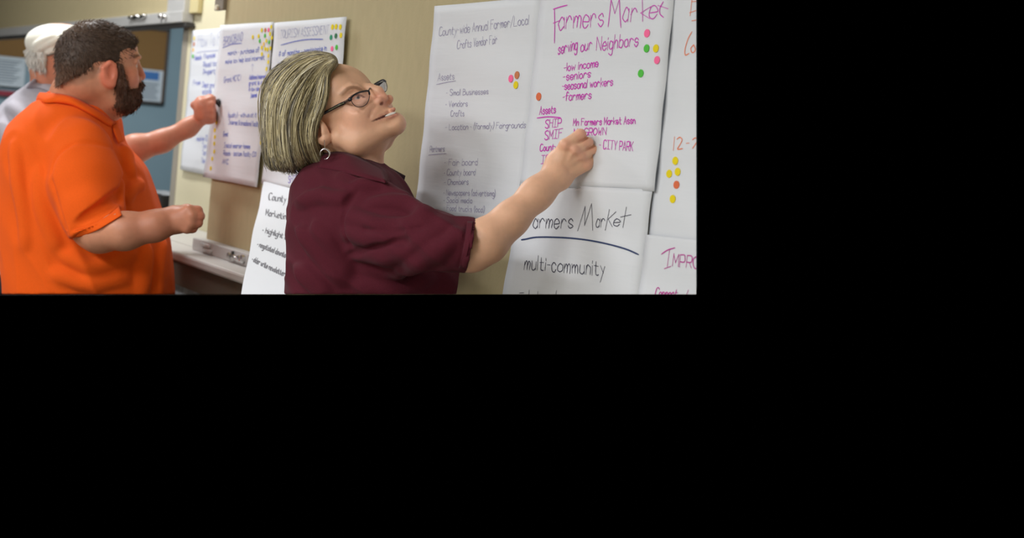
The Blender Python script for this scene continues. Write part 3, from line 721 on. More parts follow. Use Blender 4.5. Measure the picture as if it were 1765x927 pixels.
def face(V, HP, HX, R, male=False, chin=(.076, -.072)):
    g = 1.05 if male else 1.0
    V.ell(HP(-.008, .05, 0), (.094, .08, .073), R)
    V.ell(HP(.05, .055, 0), (.042, .046, .058), R, .02)
    V.ell(HP(.038, -.008, 0), (.05, .066, .058 * g), R, .02)
    for sd in (-1, 1):
        V.cap(HP(.012, -.03, sd * .055), HP(.03, -.062, sd * .042), .02, .019, .02)
        V.cap(HP(.03, -.062, sd * .042), HP(chin[0], chin[1], sd * .008), .019, .017, .02)
        V.ell(HP(.066, -.012, sd * .036), .024, R, .02)
        V.ell(HP(.088, .04, sd * .026), (.012, .008, .022), R, .012)
        V.ell(HP(.098, .02, sd * .031), (.016, .012, .018), R, .010, 'sub')
        V.ell(HP(.076, .019, sd * .031), .0125, R, .003)
        V.cap(HP(.083, .029, sd * .045), HP(.088, .031, sd * .024), .0045, .0045, .004)
        V.cap(HP(.082, .008, sd * .043), HP(.087, .007, sd * .024), .004, .004, .006)

# ---- person in the maroon shirt -----------------------------------------------------------
ZH = 2.52
HP, HX, R = headframe(594, 214, ZH, 36.6, 33.3, 6.6)
V = Vol((-0.21, -0.20, 2.14), (0.53, 0.30, 2.72), 0.0020)
V.ell(HP(-.012, .05, 0), (.088, .078, .073), R)
V.ell(HP(.042, .044, 0), (.040, .046, .058), R, .02)
V.ell(HP(.040, -.006, 0), (.046, .062, .056), R, .02)
for sd in (-1, 1):
    V.cap(HP(.008, -.03, sd * .056), HP(.026, -.056, sd * .044), .018, .018, .02)
    V.cap(HP(.026, -.056, sd * .044), HP(.088, -.062, sd * .010), .018, .0165, .02)
    V.ell(HP(.064, -.014, sd * .036), .022, R, .02)
def onF(x, y, d=0.0, z0=2.44):
    z = V.front(x, y, z0); return P(x, y, z + d)
V.ell(HX(681, 211.5, .094, -.066, 0), .0180, R, .012)                   # chin
V.ell(HX(655, 196, .086, -.04, 0), (.017, .024, .028), R, .012)         # muzzle
V.cap(HX(638, 151, .092, .016, 0), HX(652, 158, .104, .004, 0), .0085, .0095, .010)
V.cap(HX(652, 158, .104, .004, 0), HX(662, 168.5, .112, -.006, 0), .0088, .0076, .006)
V.ell(HX(653, 175, .1, -.014, -.012), (.010, .0075, .008), R, .004)
V.ell(HP(.1, -.014, .013), (.011, .009, .008), R, .006)
n_ = onF(658, 178.5, -.001); V.ell(n_, (.0058, .0030, .0045), R, .002, 'sub')
# eye: socket, ball, lids, brow
V.ell(onF(614, 169, -.005), (.013, .010, .018), R, .010, 'sub')
eye = onF(614.5, 169, .0085); V.ell(eye, .0115, None, .002)
lidU = [(600, 173), (605, 167), (612, 163.5), (620, 163.5), (627, 167.5)]; lidL = [(602, 174.5), (609, 177), (617, 176.5), (626, 172)]
V.chain([onF(*q, .0006) for q in lidU], [.0024, .0034, .004, .0038, .0026], .003)
V.chain([onF(*q, .001) for q in lidL], [.0018, .0024, .0024, .0018], .004)
browp = [(589, 163), (597, 154.5), (606, 150.5), (615, 151.5), (623, 156)]
V.chain([onF(*q, .002) for q in browp], [.003, .0045, .005, .0045, .004], .008)
# mouth: crease, lips, smile line
mpx = [(641, 209.5), (649, 206.3), (658, 202.5), (667, 198.5), (676, 195.2), (683, 193)]
upx = [(646, 205.8), (655, 201.2), (664, 196.3), (672, 191.8), (678.5, 188.5)]
lpx = [(648, 209.3), (657, 207.3), (666, 204.6), (675, 201.5), (681.5, 199)]
lipU = [onF(*q, .0025) for q in upx]; lipL = [onF(*q, .0025) for q in lpx]
V.chain(lipU, [.0022, .0038, .0045, .0048, .0042], .004); V.chain(lipL, [.0022, .0042, .0052, .0054, .0045], .004)
gro = [onF(*q, -.0002) for q in mpx]
V.chain(gro, [.0014, .0022, .003, .0036, .004, .004], .0012, 'sub')
V.chain([onF(*q, -.0022) for q in ((648, 183), (642, 191), (637.5, 201), (636, 210))], [.002, .0036, .0036, .002], .007, 'sub')
V.chain([onF(*q, -.003) for q in ((668, 212), (674, 208.5), (683, 206))], [.002, .004, .004], .008, 'sub')
V.chain([onF(*q, -.0028) for q in ((597, 184), (609, 188), (622, 187), (633, 181))], [.002, .0034, .0034, .002], .008, 'sub')   # fold below the eye
# ear
V.ell(HX(551, 226, -.004, .0, -.075), (.018, .031, .009), R, .006); V.ell(HX(559, 239, .0, -.028, -.076), .0085, R, .006)
V.ell(HX(549, 224, -.004, .004, -.083), (.009, .016, .006), R, .004, 'sub'); V.cap(HX(556, 216, .008, .01, -.079), HX(558, 228, .01, -.008, -.079), .0035, .0045, .004)
# neck
V.cap(HP(-.03, -.01, 0), P(607, 272, 2.535), .056, .048, .02); V.cap(P(607, 272, 2.535), P(600, 330, 2.55), .048, .07, .02)
V.cap(HX(632, 212, .06, -.05, 0), P(622, 262, 2.505), .033, .032, .03)
V.cap(HX(652, 224, .07, -.055, 0), P(645, 284, 2.505), .013, .011, .02)
V.cap(HX(575, 245, -.01, -.045, -.05), P(640, 288, 2.475), .008, .008, .012)
# torso core, shoulder, arm
V.cap(P(600, 330, 2.55), P(625, 540, 2.53), .08, .10, .03); V.cap(P(610, 340, 2.5), P(640, 380, 2.37), .06, .042, .03)
V.chain([P(640, 380, 2.37), P(730, 412, 2.27), P(806, 426, 2.20)], [.038, .033, .0350], .02)
V.chain([P(806, 426, 2.20), P(838, 415, 2.19), P(880, 378, 2.20), P(925, 334, 2.22), P(957, 305, 2.235)], [.0360, .0340, .0268, .0246, .0234], .02)
V.ell(P(818, 444, 2.20), .017, None, .02)
# hand: back of the hand, four fingers, thumb
wr = P(962, 304, 2.238)
V.ell(P(963, 302, 2.24), (.024, .022, .019), None, .015)
V.chain([P(960, 302, 2.24), P(962, 280, 2.245), P(976, 256, 2.238)], [.0205, .019, .013], .012)
mcp = [P(975, 250, 2.226), P(990, 259, 2.222), P(1001, 270.5, 2.227), P(1012, 283, 2.234)]
pip = [P(1000, 232.5, 2.228), P(1013, 246.5, 2.230), P(1025, 257.5, 2.236), P(1028, 271.5, 2.243)]
ZS = 0.996
dip = [P(1003, 243, 2.258), P(1014, 258, 2.259), P(1016, 270, 2.261), P(1013, 281, 2.263)]
tip = [P(990, 253, 2.262), P(1000, 265, 2.262), P(1002, 275, 2.262), P(1002, 284, 2.26)]
ZS = 1.0
fr = [.0102, .0096, .0090, .0084]
for i in range(4):
    base = wr + (mcp[i] - wr) * 0.12 + np.array([0, 0, 0.004])
    V.cap(base, mcp[i] + np.array([0, 0, .004]), .014, .0112, .008)
for i in range(4):
    V.ell(mcp[i] - np.array([0, 0, .0012]), fr[i] * 1.02, None, .004)
    V.cap(mcp[i] + np.array([0, 0, .001]), pip[i], fr[i] * 1.0, fr[i], .0012)
    V.cap(pip[i], dip[i], fr[i] * .98, fr[i] * .86, .003); V.cap(dip[i], tip[i], fr[i] * .86, fr[i] * .75, .003)
V.ell(P(984, 278, 2.248), (.024, .024, .014), None, .01)
for i in range(3):                                                     # clefts between the fingers
    m_, q_ = (mcp[i] + mcp[i + 1]) / 2, (pip[i] + pip[i + 1]) / 2
    V.cap(m_ * .35 + q_ * .65 + np.array([0, 0, -.0075]), q_ * 1.15 - m_ * .15 + np.array([0, 0, -.004]), .0022, .0034, .002, 'sub')
for i in range(3):                                                     # hollows between the extensor tendons
    a = (mcp[i] + mcp[i + 1]) / 2 * .82 + wr * .18; b = (mcp[i] + mcp[i + 1]) / 2 * .45 + wr * .55
    V.cap(a + np.array([0, 0, -.0135]), b + np.array([0, 0, -.016]), .0045, .0032, .006, 'sub')
ZS = 0.996
V.chain([P(952, 292, 2.252), P(970, 274, 2.266), P(988, 258, 2.262)], [.014, .0115, .0095], .008)
ZS = 1.0
V.photo_limit()
me, vs = V.mesh('person')
SK = (232, 182, 150); I3 = R
lipc = (190, 108, 98)
E3 = np.eye(3)
sp = [(HX(622, 195, .06, -.015, -.045), (.045, .035, .04), R, (232, 170, 144), .4), (HX(662, 170, .112, -.008, 0), (.02, .018, .02), R, (220, 146, 124), .5),
      (HX(615, 118, .07, .075, -.01), (.04, .04, .06), R, (234, 188, 156), .5)]
for q in lipU[1:] + lipL[1:]: sp.append((q, (.0080, .0045, .0085), R, lipc, .5))
for q in catmull(gro, 5): sp.append((q, (.0034, .0022, .006), R, (92, 40, 38), .9))
sp.append((n_, (.005, .0028, .005), R, (110, 54, 44), .8))
sp.append((eye + np.array([0, 0, -.0095]), (.0068, .0034, .006), E3, (216, 204, 196), .85)); sp.append((eye + np.array([.003, -.0008, -.0108]), (.0034, .0036, .004), E3, (52, 56, 60), 1))
for x, y in catmull(lidU, 4): sp.append((onF(x, y), (.003, .0014, .004), E3, (120, 76, 64), .75))
for x, y in catmull(browp, 5): sp.append((onF(x, y), (.005, .0030, .005), E3, (168, 126, 98), .5))
sp.append((HP(.088, .034, .03), (.012, .004, .02), R, (160, 118, 92), .5))
sp.append((HX(650.7, 227.5, .07, -.065, -.02), (.003, .002, .003), R, (120, 72, 50), .8))
sp.append((HX(549, 224, -.004, .004, -.080), (.010, .016, .006), R, (168, 96, 76), .6))
for q in mcp + pip: sp.append((q + np.array([0, 0, -.009]), (.010, .010, .008), E3, (228, 162, 138), .45))
for q in mpx: pass
paint(me, tones(vs, SK, sp))
base = toW(P(640, 507, 2.52))
W1 = link('person', me, M['skin'], base=base, smooth=True)
tag(W1, 'person with grey blond bob, glasses and maroon polo shirt writing on a sheet', 'person')
HV = V                                                                 # kept for laying hair and glasses on the head
# teeth
bm = bmesh.new(); tp = [HV.front(x, y, 2.43) for x, y in ((664, 200), (670, 198.2), (676, 196), (681, 194.2))]; tp = [P(x, y, z - .0002) for (x, y), z in zip(((664, 200.2), (670, 198.4), (676, 196), (682, 193.8)), tp)]
tube(bm, [toW(q) for q in catmull(tp, 4)], [.0008, .0014, .002, .0024, .0026, .0028, .0028, .0028, .0028, .0026, .0024, .002, .0012], 8)
link('teeth', frombm('teeth', bm), M['teeth'], W1, smooth=True)

# shirt
V = Vol((-0.20, -0.05, 2.1), (0.30, 0.31, 2.78), 0.003)
V.chain([P(622, 374, 2.38), P(690, 400, 2.31), P(750, 417, 2.243), P(830, 425, 2.178)], [.066, .058, .0455, .0425], .02)
pts_loft(V, [(266, 580, 640, .045, 0), (285, 548, 664, .085, 0), (300, 524, 684, .115, 0), (320, 510, 700, .13, -.01), (345, 503, 713, .14, -.03), (380, 498, 738, .14, -.05), (420, 497, 772, .14, -.055), (460, 497, 799, .14, -.06), (480, 497, 810, .14, -.06), (530, 497, 814, .14, -.06)], 2.53, .03)
V.cap(P(560, 322, 2.5), P(620, 345, 2.42), .05, .055, .05)
V.cap(P(600, 300, 2.6), P(640, 345, 2.70), .05, .055, .05)            # far shoulder
for pts, r in (([(602, 368), (640, 384), (690, 388), (748, 380)], .010), ([(603, 402), (650, 409), (700, 402), (765, 388)], .010), ([(610, 430), (660, 440), (710, 426), (772, 396)], .012),
               ([(630, 462), (690, 462), (740, 440), (790, 410)], .012), ([(524, 398), (552, 430), (592, 484)], .010), ([(548, 395), (575, 430), (602, 464)], .010), ([(520, 350), (560, 340), (600, 345)], .008),
               ([(620, 322), (665, 328), (704, 345)], .008), ([(640, 350), (690, 352), (735, 372)], .009), ([(520, 468), (540, 480), (566, 507)], .010), ([(620, 490), (680, 497), (740, 478)], .011)):
    V.ridge(pts, r * .75, .016, .35)
for pts, r in (([(605, 425), (592, 390), (594, 355), (618, 326)], .0035), ([(600, 440), (640, 426), (700, 415)], .006), ([(625, 395), (670, 399), (730, 391)], .004)):
    V.ridge(pts, r, .006, .3, 'sub')
V.crumple(.0046, 34, (.75, .55, -.2), 11); V.blur(1)
V.half(P(811, 424, 2.2), (.98, .18, -.05))
V.cap(P(838, 424, 2.172), P(860, 424, 2.16), .0378, .0390, 0, 'sub')
V.ridge([(806, 383), (803, 400), (797, 430), (791, 462)], .0022, .003, .2, 'sub')
SV = V
V.photo_limit(); me, vs = V.mesh('polo_shirt')
shirt = link('polo_shirt', me, M['maroon'], W1, smooth=True)
def onS(x, y, d=.004, z=2.5): 
    f = SV.front(x, y); f2 = HV.front(x, y)
    f = min([q for q in (f, f2) if q is not None] or [z]); return P(x, y, f - d)
U_ = [onS(556, 264), onS(580, 261), onS(600, 263.5), onS(621, 270.5), onS(643, 281.5), onS(661, 291.5), P(681, 303, 2.50)]
L_ = [onS(548, 288), onS(573, 292), onS(603, 299, .005), onS(633, 306, .007), onS(656, 311, .008), onS(667, 314, .010), P(676, 315, 2.475)]
strip('collar', U_, L_, M['maroon'], shirt, .003, 4, .006)
strip('cuff', [onS(805, 381), onS(803, 400), onS(798, 430), onS(791, 462)], [onS(815.5, 381, .004), onS(812, 400, .003), onS(807, 430, .003), onS(800, 465, .004)], M['maroon'], shirt, .002, 4)
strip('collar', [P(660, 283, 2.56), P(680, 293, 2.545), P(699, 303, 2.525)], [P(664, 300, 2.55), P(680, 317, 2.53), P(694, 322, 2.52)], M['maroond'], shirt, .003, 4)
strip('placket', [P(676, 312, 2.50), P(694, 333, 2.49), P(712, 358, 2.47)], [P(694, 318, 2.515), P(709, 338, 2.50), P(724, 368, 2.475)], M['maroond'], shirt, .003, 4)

# hair
V = Vol((-0.2, -0.2, 2.36), (0.02, 0.08, 2.68), 0.003)
V.ell(P(516, 176, 2.535), (.066, .079, .088)); V.ell(P(503, 236, 2.53), (.054, .064, .085), None, .04)
V.half(P(567, 150, 2.5), (.97, .24, .0))
V.ell(P(552, 113, 2.51), (.032, .019, .05), np.array([[.95, -.2, 0], [.2, .95, 0], [0, 0, 1]]), .02)
V.ell(P(533, 108, 2.55), (.045, .016, .06), None, .03)
fr_ = [(580, 107), (566, 124), (563, 145), (560, 168), (552, 192), (544, 213), (541, 238), (548, 262), (557, 282)]
lock = []
for (x, y) in catmull(fr_, 3):
    z = HV.front(x, y); lock.append(P(x - 4, y, (z if z is not None else 2.45) - .001))
V.chain(lock, [.0065] * len(lock), .012)
FT = catmull(fr_ + [(561, 290)], 5)
BK = catmull([(570, 93), (545, 91), (513, 99), (483, 120), (464, 146), (456, 180), (455, 220), (457, 260), (466, 285), (474, 293)], 5)
me, vs = V.mesh('hair')
gd = vnoise(vs * np.array([1, .25, 1]), 160, 3)
paint(me, np.clip(np.array(s2l((138, 128, 104)))[None] * (1 + .25 * gd[:, None]), 0, 1))
hb = link('hair', me, M['hair'], W1, smooth=True)
cv = []; cc = []
pal = [(118, 112, 104), (168, 156, 122), (192, 180, 140), (140, 124, 92), (206, 198, 168), (98, 92, 84), (160, 150, 118), (180, 164, 122)]
ctone = rng.normal(0, 1, 40)
for i in range(2300):
    a = rng.uniform(-.03, 1.02); edge = i % 8 == 0
    if edge: a = rng.choice([-.02, 1.0]) + rng.normal(0, .015)
    t0 = rng.uniform(0, .3) if i % 2 else rng.uniform(0, .05); t1 = rng.uniform(.6, 1.0) if i % 3 else rng.uniform(.95, 1.04)
    wob, ph, lift = rng.normal(0, .05), rng.uniform(0, 6), abs(rng.normal(0, .0018)) * (2.2 if i % 5 == 0 else 1)
    q = []; zl = None; drop = rng.uniform(2, 11)
    for t in np.linspace(t0, t1, 15):
        tt = min(t, 1.0)
        k = tt * (len(FT) - 1); i0 = min(int(k), len(FT) - 2); f0 = FT[i0] + (FT[i0 + 1] - FT[i0]) * (k - i0)
        k = tt * (len(BK) - 1); i0 = min(int(k), len(BK) - 2); b0 = BK[i0] + (BK[i0 + 1] - BK[i0]) * (k - i0)
        s_ = a + wob * math.sin(t * 5 + ph)
        p = f0 * (1 - s_) + b0 * s_ + np.array([14 * max(0, t - .8) * (1 - 2 * a), drop * math.sin(math.pi * np.clip(s_, .03, .97)) * t ** 3 + 60 * max(0, t - 1)])
        z = V.front(p[0], p[1], None)
        if z is None:
            c_ = np.array([512, 195]); z = None
            for g in (.97, .93, .88, .8):
                z = V.front(*(c_ + (p - c_) * g), None)
                if z is not None: break
            z = (z or 2.46) + .03
        if zl is not None: z = .55 * zl + .45 * z if z > zl else z
        zl = z; q.append(P(p[0], p[1], z - lift * math.sin(math.pi * min(1, (t - t0) / (t1 - t0 + .01))) - .0006))
    cv.append(np.array(q))
    cl = ctone[int((a + .05 + .01 * math.sin(ph)) * 34) % 40] * 1.1 + rng.normal(0, .65) - .05                     # locks differ in tone, strands differ within a lock
    pal_ = [(92, 88, 84), (128, 121, 108), (166, 153, 120), (198, 184, 142), (220, 208, 170), (234, 228, 206)]
    x = np.clip(2.6 + cl * 1.15, 0, 4.99); w_ = x - int(x)
    cc.append(np.array(s2l(pal_[int(x)])) * (1 - w_) + np.array(s2l(pal_[int(x) + 1])) * w_)
tag(strand_mesh('hair_strands', cv, cc, .00085, hb), kind='stuff')

# glasses
gl = empty('eyeglasses', toW(HP(.1, .02, 0))); gl.parent = W1; gl.location = np.array(gl['_base']) - np.array(W1['_base'])
def ring(ptspx, F, U, Ls): return [HX(x, y, F, U, L) for (x, y), L in zip(ptspx, Ls)]
near = [(604, 171), (608, 165.5), (616, 160.5), (626, 157.5), (635, 157), (637, 163), (635.5, 172), (632, 179), (625, 183.5), (616, 184), (609, 179.5)]
nL = [-.062, -.058, -.048, -.035, -.018, -.014, -.016, -.022, -.034, -.046, -.058]
far = [(639, 152), (645, 146), (653, 141), (660, 138), (664.5, 140.5), (667, 148), (666, 156), (660, 160.5), (651, 161), (643, 158)]
fL = [.012, .022, .036, .05, .06, .064, .06, .048, .034, .018]
def lens(pp, LL, label):
    q = [HX(x, y, .100 - 1.8 * L * L * 2.2, .005, L) + np.array([0, 0, -.004]) for (x, y), L in zip(pp, LL)]
    if label == 'n':                                                   # stand clear of cheek and brow, in one plane
        A = np.array([(x, y, 1) for x, y in pp]); zt = np.array([HV.front(x, y, 2.43) for x, y in pp]); zq = np.array([v[2] for v in q])
        cf = np.linalg.lstsq(A, zq, rcond=None)[0]; zp = A @ cf; zp += min(0, (zt - .004 - zp).min()); q = [P(x, y, z) for (x, y), z in zip(pp, zp)]
    bm = bmesh.new(); n = len(q); c = np.mean(q, 0)
    a = [bm.verts.new(toW(x)) for x in catmull(q + [q[0]], 3)[:-1]]; bm.faces.new(a)
    bmesh.ops.solidify(bm, geom=bm.faces[:], thickness=.0012)
    o = link('lens', frombm('lens', bm), M['lens'], gl); return q
qn = lens(near, nL, 'n'); qf = lens(far, fL, 'f')
def rim(name, q, r, cl=True):
    bm = bmesh.new(); tube(bm, [toW(x) for x in catmull(q, 4)], r, 8); return link(name, frombm(name, bm), M['glassframe'], gl, smooth=True)
rim('upper_rim', qn[0:6], .0018); rim('lower_rim', qn[5:] + [qn[0]], .0007)
rim('upper_rim', qf[0:5], .0018); rim('lower_rim', qf[4:] + [qf[0]], .0006)
rim('bridge', [qn[4], (qn[4] + qf[0]) / 2 + np.array([0, -.0015, -.001]), qf[0]], .0016)
te = [qn[0], HX(596, 176, .07, .026, -.07), HX(578, 185, .045, .022, -.078), HX(556, 196, .012, .018, -.08)]
te = [qn[0]] + [P(x, y, HV.front(x, y, 2.46) - .005) for x, y in ((596, 176), (585, 181), (572, 188), (557, 196))]
V2 = []; F2 = []
tc = catmull(te, 5)
bm = bmesh.new()
for sgn in (1,):
    tube(bm, [toW(p) for p in tc], [.0036 - .0008 * i / len(tc) for i in range(len(tc))], 8)
link('temple_arm', frombm('temple_arm', bm), M['glassframe'], gl, smooth=True)
bm = bmesh.new(); tube(bm, [toW(p + np.array([0, 0, -.003])) for p in tc[2:-3]], .0008, 6)
link('temple_inlay', frombm('temple_inlay', bm), mat('olive_inlay', (112, 112, 70), 0.4), gl)

# earring
er = empty('earring', toW(HX(559, 243, 0, -.03, -.08))); er.parent = W1; er.location = np.array(er['_base']) - np.array(W1['_base'])
ez = HX(559, 240, 0, -.028, -.08)[2] - .012
bm = bmesh.new(); tube(bm, [toW(P(559, 241, ez + .004)), toW(P(559.5, 250, ez)), toW(P(560, 257, ez))], .0006, 6)
link('ear_wire', frombm('ear_wire', bm), M['silver'], er)
bm = bmesh.new(); pts = []; rr = []
for t in np.linspace(-2.6, 2.6, 32):
    pts.append(toW(P(560 + 8.2 * math.cos(t - .9), 265.5 + 8.8 * math.sin(t - .9), ez))); rr.append(.0006 + .0018 * math.cos(t / 1.75) ** 2)
tube(bm, pts, rr, 8)
link('hoop', frombm('hoop', bm), M['silver'], er, smooth=True)

# ---- person in the orange shirt -----------------------------------------------------------
ZM = 3.35
ZS = 0.955
HP, HX, R = headframe(172.5, 126, ZM, -20, 1.1, 4.6, ZS)
V = Vol((-0.90, -0.34, 2.78), (-0.28, 0.42, 3.52), 0.0030)
face(V, HP, HX, R, True)
V.cap(HP(.092, .024, 0), HP(.104, -.008, 0), .009, .0115, .010)
for sd in (-1, 1): V.ell(HP(.092, -.016, sd * .014), (.011, .009, .009), R, .006)
V.ell(HP(.085, -.043, 0), (.016, .02, .028), R, .014)
V.ell(HX(190, 127, -.002, .0, -.076), (.019, .034, .009), R, .006); V.ell(HX(193, 145, .002, -.028, -.075), .009, R, .006)
V.ell(HX(191, 124, .0, .006, -.086), (.010, .018, .009), R, .003, 'sub')
V.chain([HX(200, 112, .012, .02, -.077), HX(190, 108, 0, .034, -.08), HX(179, 117, -.018, .022, -.08), HX(180, 133, -.014, -.006, -.08)], [.003, .004, .004, .003], .003)
V.cap(HP(-.03, -.01, 0), P(138, 172, 3.40), .072, .073, .03); V.cap(P(138, 172, 3.40), P(135, 250, 3.44), .073, .075, .03)
V.cap(HP(.04, -.06, 0), P(165, 190, 3.38), .05, .05, .03)
V.cap(P(135, 260, 3.44), P(150, 520, 3.44), .09, .12, .04); V.cap(P(138, 240, 3.36), P(146, 282, 3.22), .05, .045, .03)
V.chain([P(146, 282, 3.22), P(158, 390, 3.13), P(172, 400, 3.11)], [.045, .047, .045], .02)
V.chain([P(172, 400, 3.11), P(216, 398, 3.07), P(268, 389, 3.07), P(292, 380, 3.08)], [.046, .0415, .0335, .0305], .02)
V.ell(P(314, 378, 3.085), (.036, .031, .028), None, .02)
km = [P(326, 362, 3.058), P(331, 372, 3.052), P(329, 384, 3.054), P(322, 393, 3.060)]
kp = [P(341, 363, 3.065), P(344.5, 372.5, 3.060), P(341, 384, 3.062), P(332, 393, 3.068)]
kd = [P(340, 366, 3.10), P(342, 376, 3.095), P(338, 386, 3.095), P(330, 394, 3.095)]
for i in range(4):
    V.cap(P(300, 379, 3.075), km[i], .018, .0125, .01); V.cap(km[i], kp[i], .0122, .0112, .004); V.cap(kp[i], kd[i], .0112, .0098, .004); V.cap(kd[i], P(322, 376 + 5 * i, 3.105), .0098, .009, .005)
V.chain([P(300, 366, 3.10), P(322, 362, 3.12), P(341, 362, 3.112)], [.016, .0125, .0105], .01)
V.photo_limit(); me, vs = V.mesh('person')
sp = [(HX(190, 127, -.002, 0, -.08), (.026, .042, .014), R, (226, 122, 96), .7), (HP(.112, -.008, 0), (.02, .02, .022), R, (216, 120, 96), .6), (HP(.066, -.01, -.045), (.03, .025, .03), R, (216, 128, 102), .6),
      (P(290, 385, 3.05), (.10, .06, .08), np.eye(3), (176, 108, 84), .5)]
for sd in (-1, 1):
    ctr = HP(.076, .019, sd * .031)
    sp.append((ctr + .010 * R[0], (.0075, .005, .010), R, (222, 210, 200), .8)); sp.append((ctr + .0118 * R[0], (.0036, .0036, .0036), R, (60, 64, 60), 1))
    for k in range(6):
        t = k / 5; sp.append((HP(.097 - .018 * t ** 2, .040 + .005 * math.sin(t * 2.6), sd * (.012 + .036 * t)), (.007, .004, .007), R, (92, 62, 44), .8))
for x, y, r_ in ((112, 138, .028), (135, 137, .026), (155, 129, .024), (168, 122, .016)): sp.append((P(x, y, 3.30), (r_, r_ * .55, .09), np.eye(3), (150, 112, 92), .55))
for q in kp: sp.append((q, (.014, .013, .016), np.eye(3), (190, 110, 86), .5))
paint(me, tones(vs, (204, 142, 112), sp))
MV = V
W2 = link('person', me, M['skin'], base=toW(P(150, 507, 3.4)), smooth=True)
tag(W2, 'bearded person with short dark hair in a bright orange polo shirt, at left', 'person')
# short hair and beard as shells on the head
def furry(name, prims, cut, n_st, length, cols, parent, fade=None, h=.003, pad=.03, flow=None, rad=.0007):
    """close-cropped hair: a shell plus short strands that stand on it"""
    V = Vol(*prims[0], h)
    for a in prims[1]: getattr(V, a[0])(*a[1:])
    for c in cut: V.half(*c)
    V.D += (.0007 * vnoise(np.stack(np.meshgrid(*[V.lo[i] + V.h * np.arange(V.n[i]) for i in range(3)], indexing='ij'), -1).reshape(-1, 3), 420, 5).reshape(V.n)).astype(np.float32)
    me, vs = V.mesh(name); c = np.tile(np.array(s2l(cols[0])), (len(vs), 1)) * (1 + .15 * vnoise(vs, 500, 2))[:, None]
    if fade: c = fade(vs, c)
    paint(me, np.clip(c, 0, 1)); o = link(name, me, M['hair'], parent, smooth=True)
    nrm = np.empty(len(me.vertices) * 3); me.vertices.foreach_get('normal', nrm); nrm = nrm.reshape(-1, 3) @ C2W
    pick = rng.choice(len(vs), n_st, replace=len(vs) < n_st); cv = []; cc = []
    for i in pick:
        d = flow(vs[i]) if flow else np.array([0, 1.0, 0]); d = d - nrm[i] * (d @ nrm[i]); d = d / (np.linalg.norm(d) + 1e-6) + rng.normal(0, .25, 3)
        L = length * rng.uniform(.6, 1.2)
        cv.append(np.stack([vs[i] - nrm[i] * .001, vs[i] + nrm[i] * .0014 + d * L * .5, vs[i] + nrm[i] * .0016 + d * L])); cc.append(np.clip(c[i] * rng.uniform(.75, 1.5), 0, 1))
    tag(strand_mesh(name + '_strands', cv, cc, rad, o), kind='stuff'); return o
hc = HP(0, .03, 0)
up_n = R[1]
def crown_flow(p): v = p - HP(-.06, .10, 0); return v / (np.linalg.norm(v) + 1e-6)
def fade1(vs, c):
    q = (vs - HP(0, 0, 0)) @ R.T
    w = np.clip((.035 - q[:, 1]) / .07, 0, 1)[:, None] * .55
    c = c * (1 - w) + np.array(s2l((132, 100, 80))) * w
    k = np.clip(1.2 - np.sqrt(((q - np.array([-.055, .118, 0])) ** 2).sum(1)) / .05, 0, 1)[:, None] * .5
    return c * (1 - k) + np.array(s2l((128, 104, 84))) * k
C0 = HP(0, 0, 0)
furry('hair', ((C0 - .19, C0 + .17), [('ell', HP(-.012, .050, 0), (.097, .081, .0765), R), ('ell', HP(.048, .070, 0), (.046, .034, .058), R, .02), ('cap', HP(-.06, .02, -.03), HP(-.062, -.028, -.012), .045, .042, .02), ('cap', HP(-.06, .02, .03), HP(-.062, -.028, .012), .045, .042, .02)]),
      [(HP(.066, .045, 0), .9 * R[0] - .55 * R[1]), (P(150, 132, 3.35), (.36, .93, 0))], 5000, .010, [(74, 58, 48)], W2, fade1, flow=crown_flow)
furry('beard', ((C0 - np.array([.06, .02, .12]), C0 + np.array([.16, .19, .12])), [('ell', HP(.052, -.064, 0), (.052, .034, .05), R), ('ell', HX(216, 164, .06, -.055, -.03), (.03, .036, .03), R, .015), ('cap', HX(206, 114, .026, .012, -.068), HX(207, 146, .03, -.035, -.062), .009, .015, .01), ('cap', HX(207, 146, .03, -.035, -.062), HX(206, 176, .04, -.075, -.05), .016, .02, .012),
      ('ell', HX(210, 184, .05, -.082, -.01), (.03, .018, .035), R, .015), ('cap', HP(.095, -.032, -.016), HP(.099, -.030, 0), .009, .009, .006), ('cap', HP(.095, -.032, .016), HP(.099, -.030, 0), .009, .009, .006), ('cap', HP(.094, -.034, -.018), HP(.078, -.055, -.032), .009, .014, .008)]),
      [], 2800, .010, [(88, 60, 46)], W2)
# shirt
V = Vol((-0.90, -0.2, 2.76), (-0.36, 0.42, 3.55), 0.0034)
V.chain([P(140, 262, 3.24), P(148, 318, 3.18), P(159, 366, 3.14), P(167, 390, 3.12)], [.080, .084, .0735, .0675], .02)
V.cap(P(167, 390, 3.12), P(178, 415, 3.10), .0665, .065, .01)
hn = (.40, .9, -.05)
V.half(P(167, 392, 3.12), hn)
pts_loft(V, [(160, 78, 178, .075, 0), (172, 68, 190, .09, 0), (186, 50, 200, .13, 0), (208, 27, 206, .165, 0), (246, 9, 213, .195, 0), (285, 3, 246, .21, 0), (320, 2, 261, .22, 0), (362, 3, 275, .225, 0), (404, 5, 290, .23, 0), (443, 8, 296, .23, 0), (530, 13, 298, .23, 0)], 3.42, .03, 2.3)
for pts, r in (([(28, 250), (36, 330), (48, 420)], .010), ([(70, 300), (78, 360), (100, 430)], .013), ([(216, 340), (228, 325), (242, 318)], .008),
               ([(280, 420), (272, 460), (268, 507)], .012), ([(250, 430), (245, 470), (240, 507)], .012), ([(110, 440), (160, 460), (220, 440)], .013), ([(100, 470), (150, 490), (210, 480)], .012), ([(213, 258), (220, 280), (226, 302)], .007)):
    V.ridge(pts, r * .8, .020, .35)
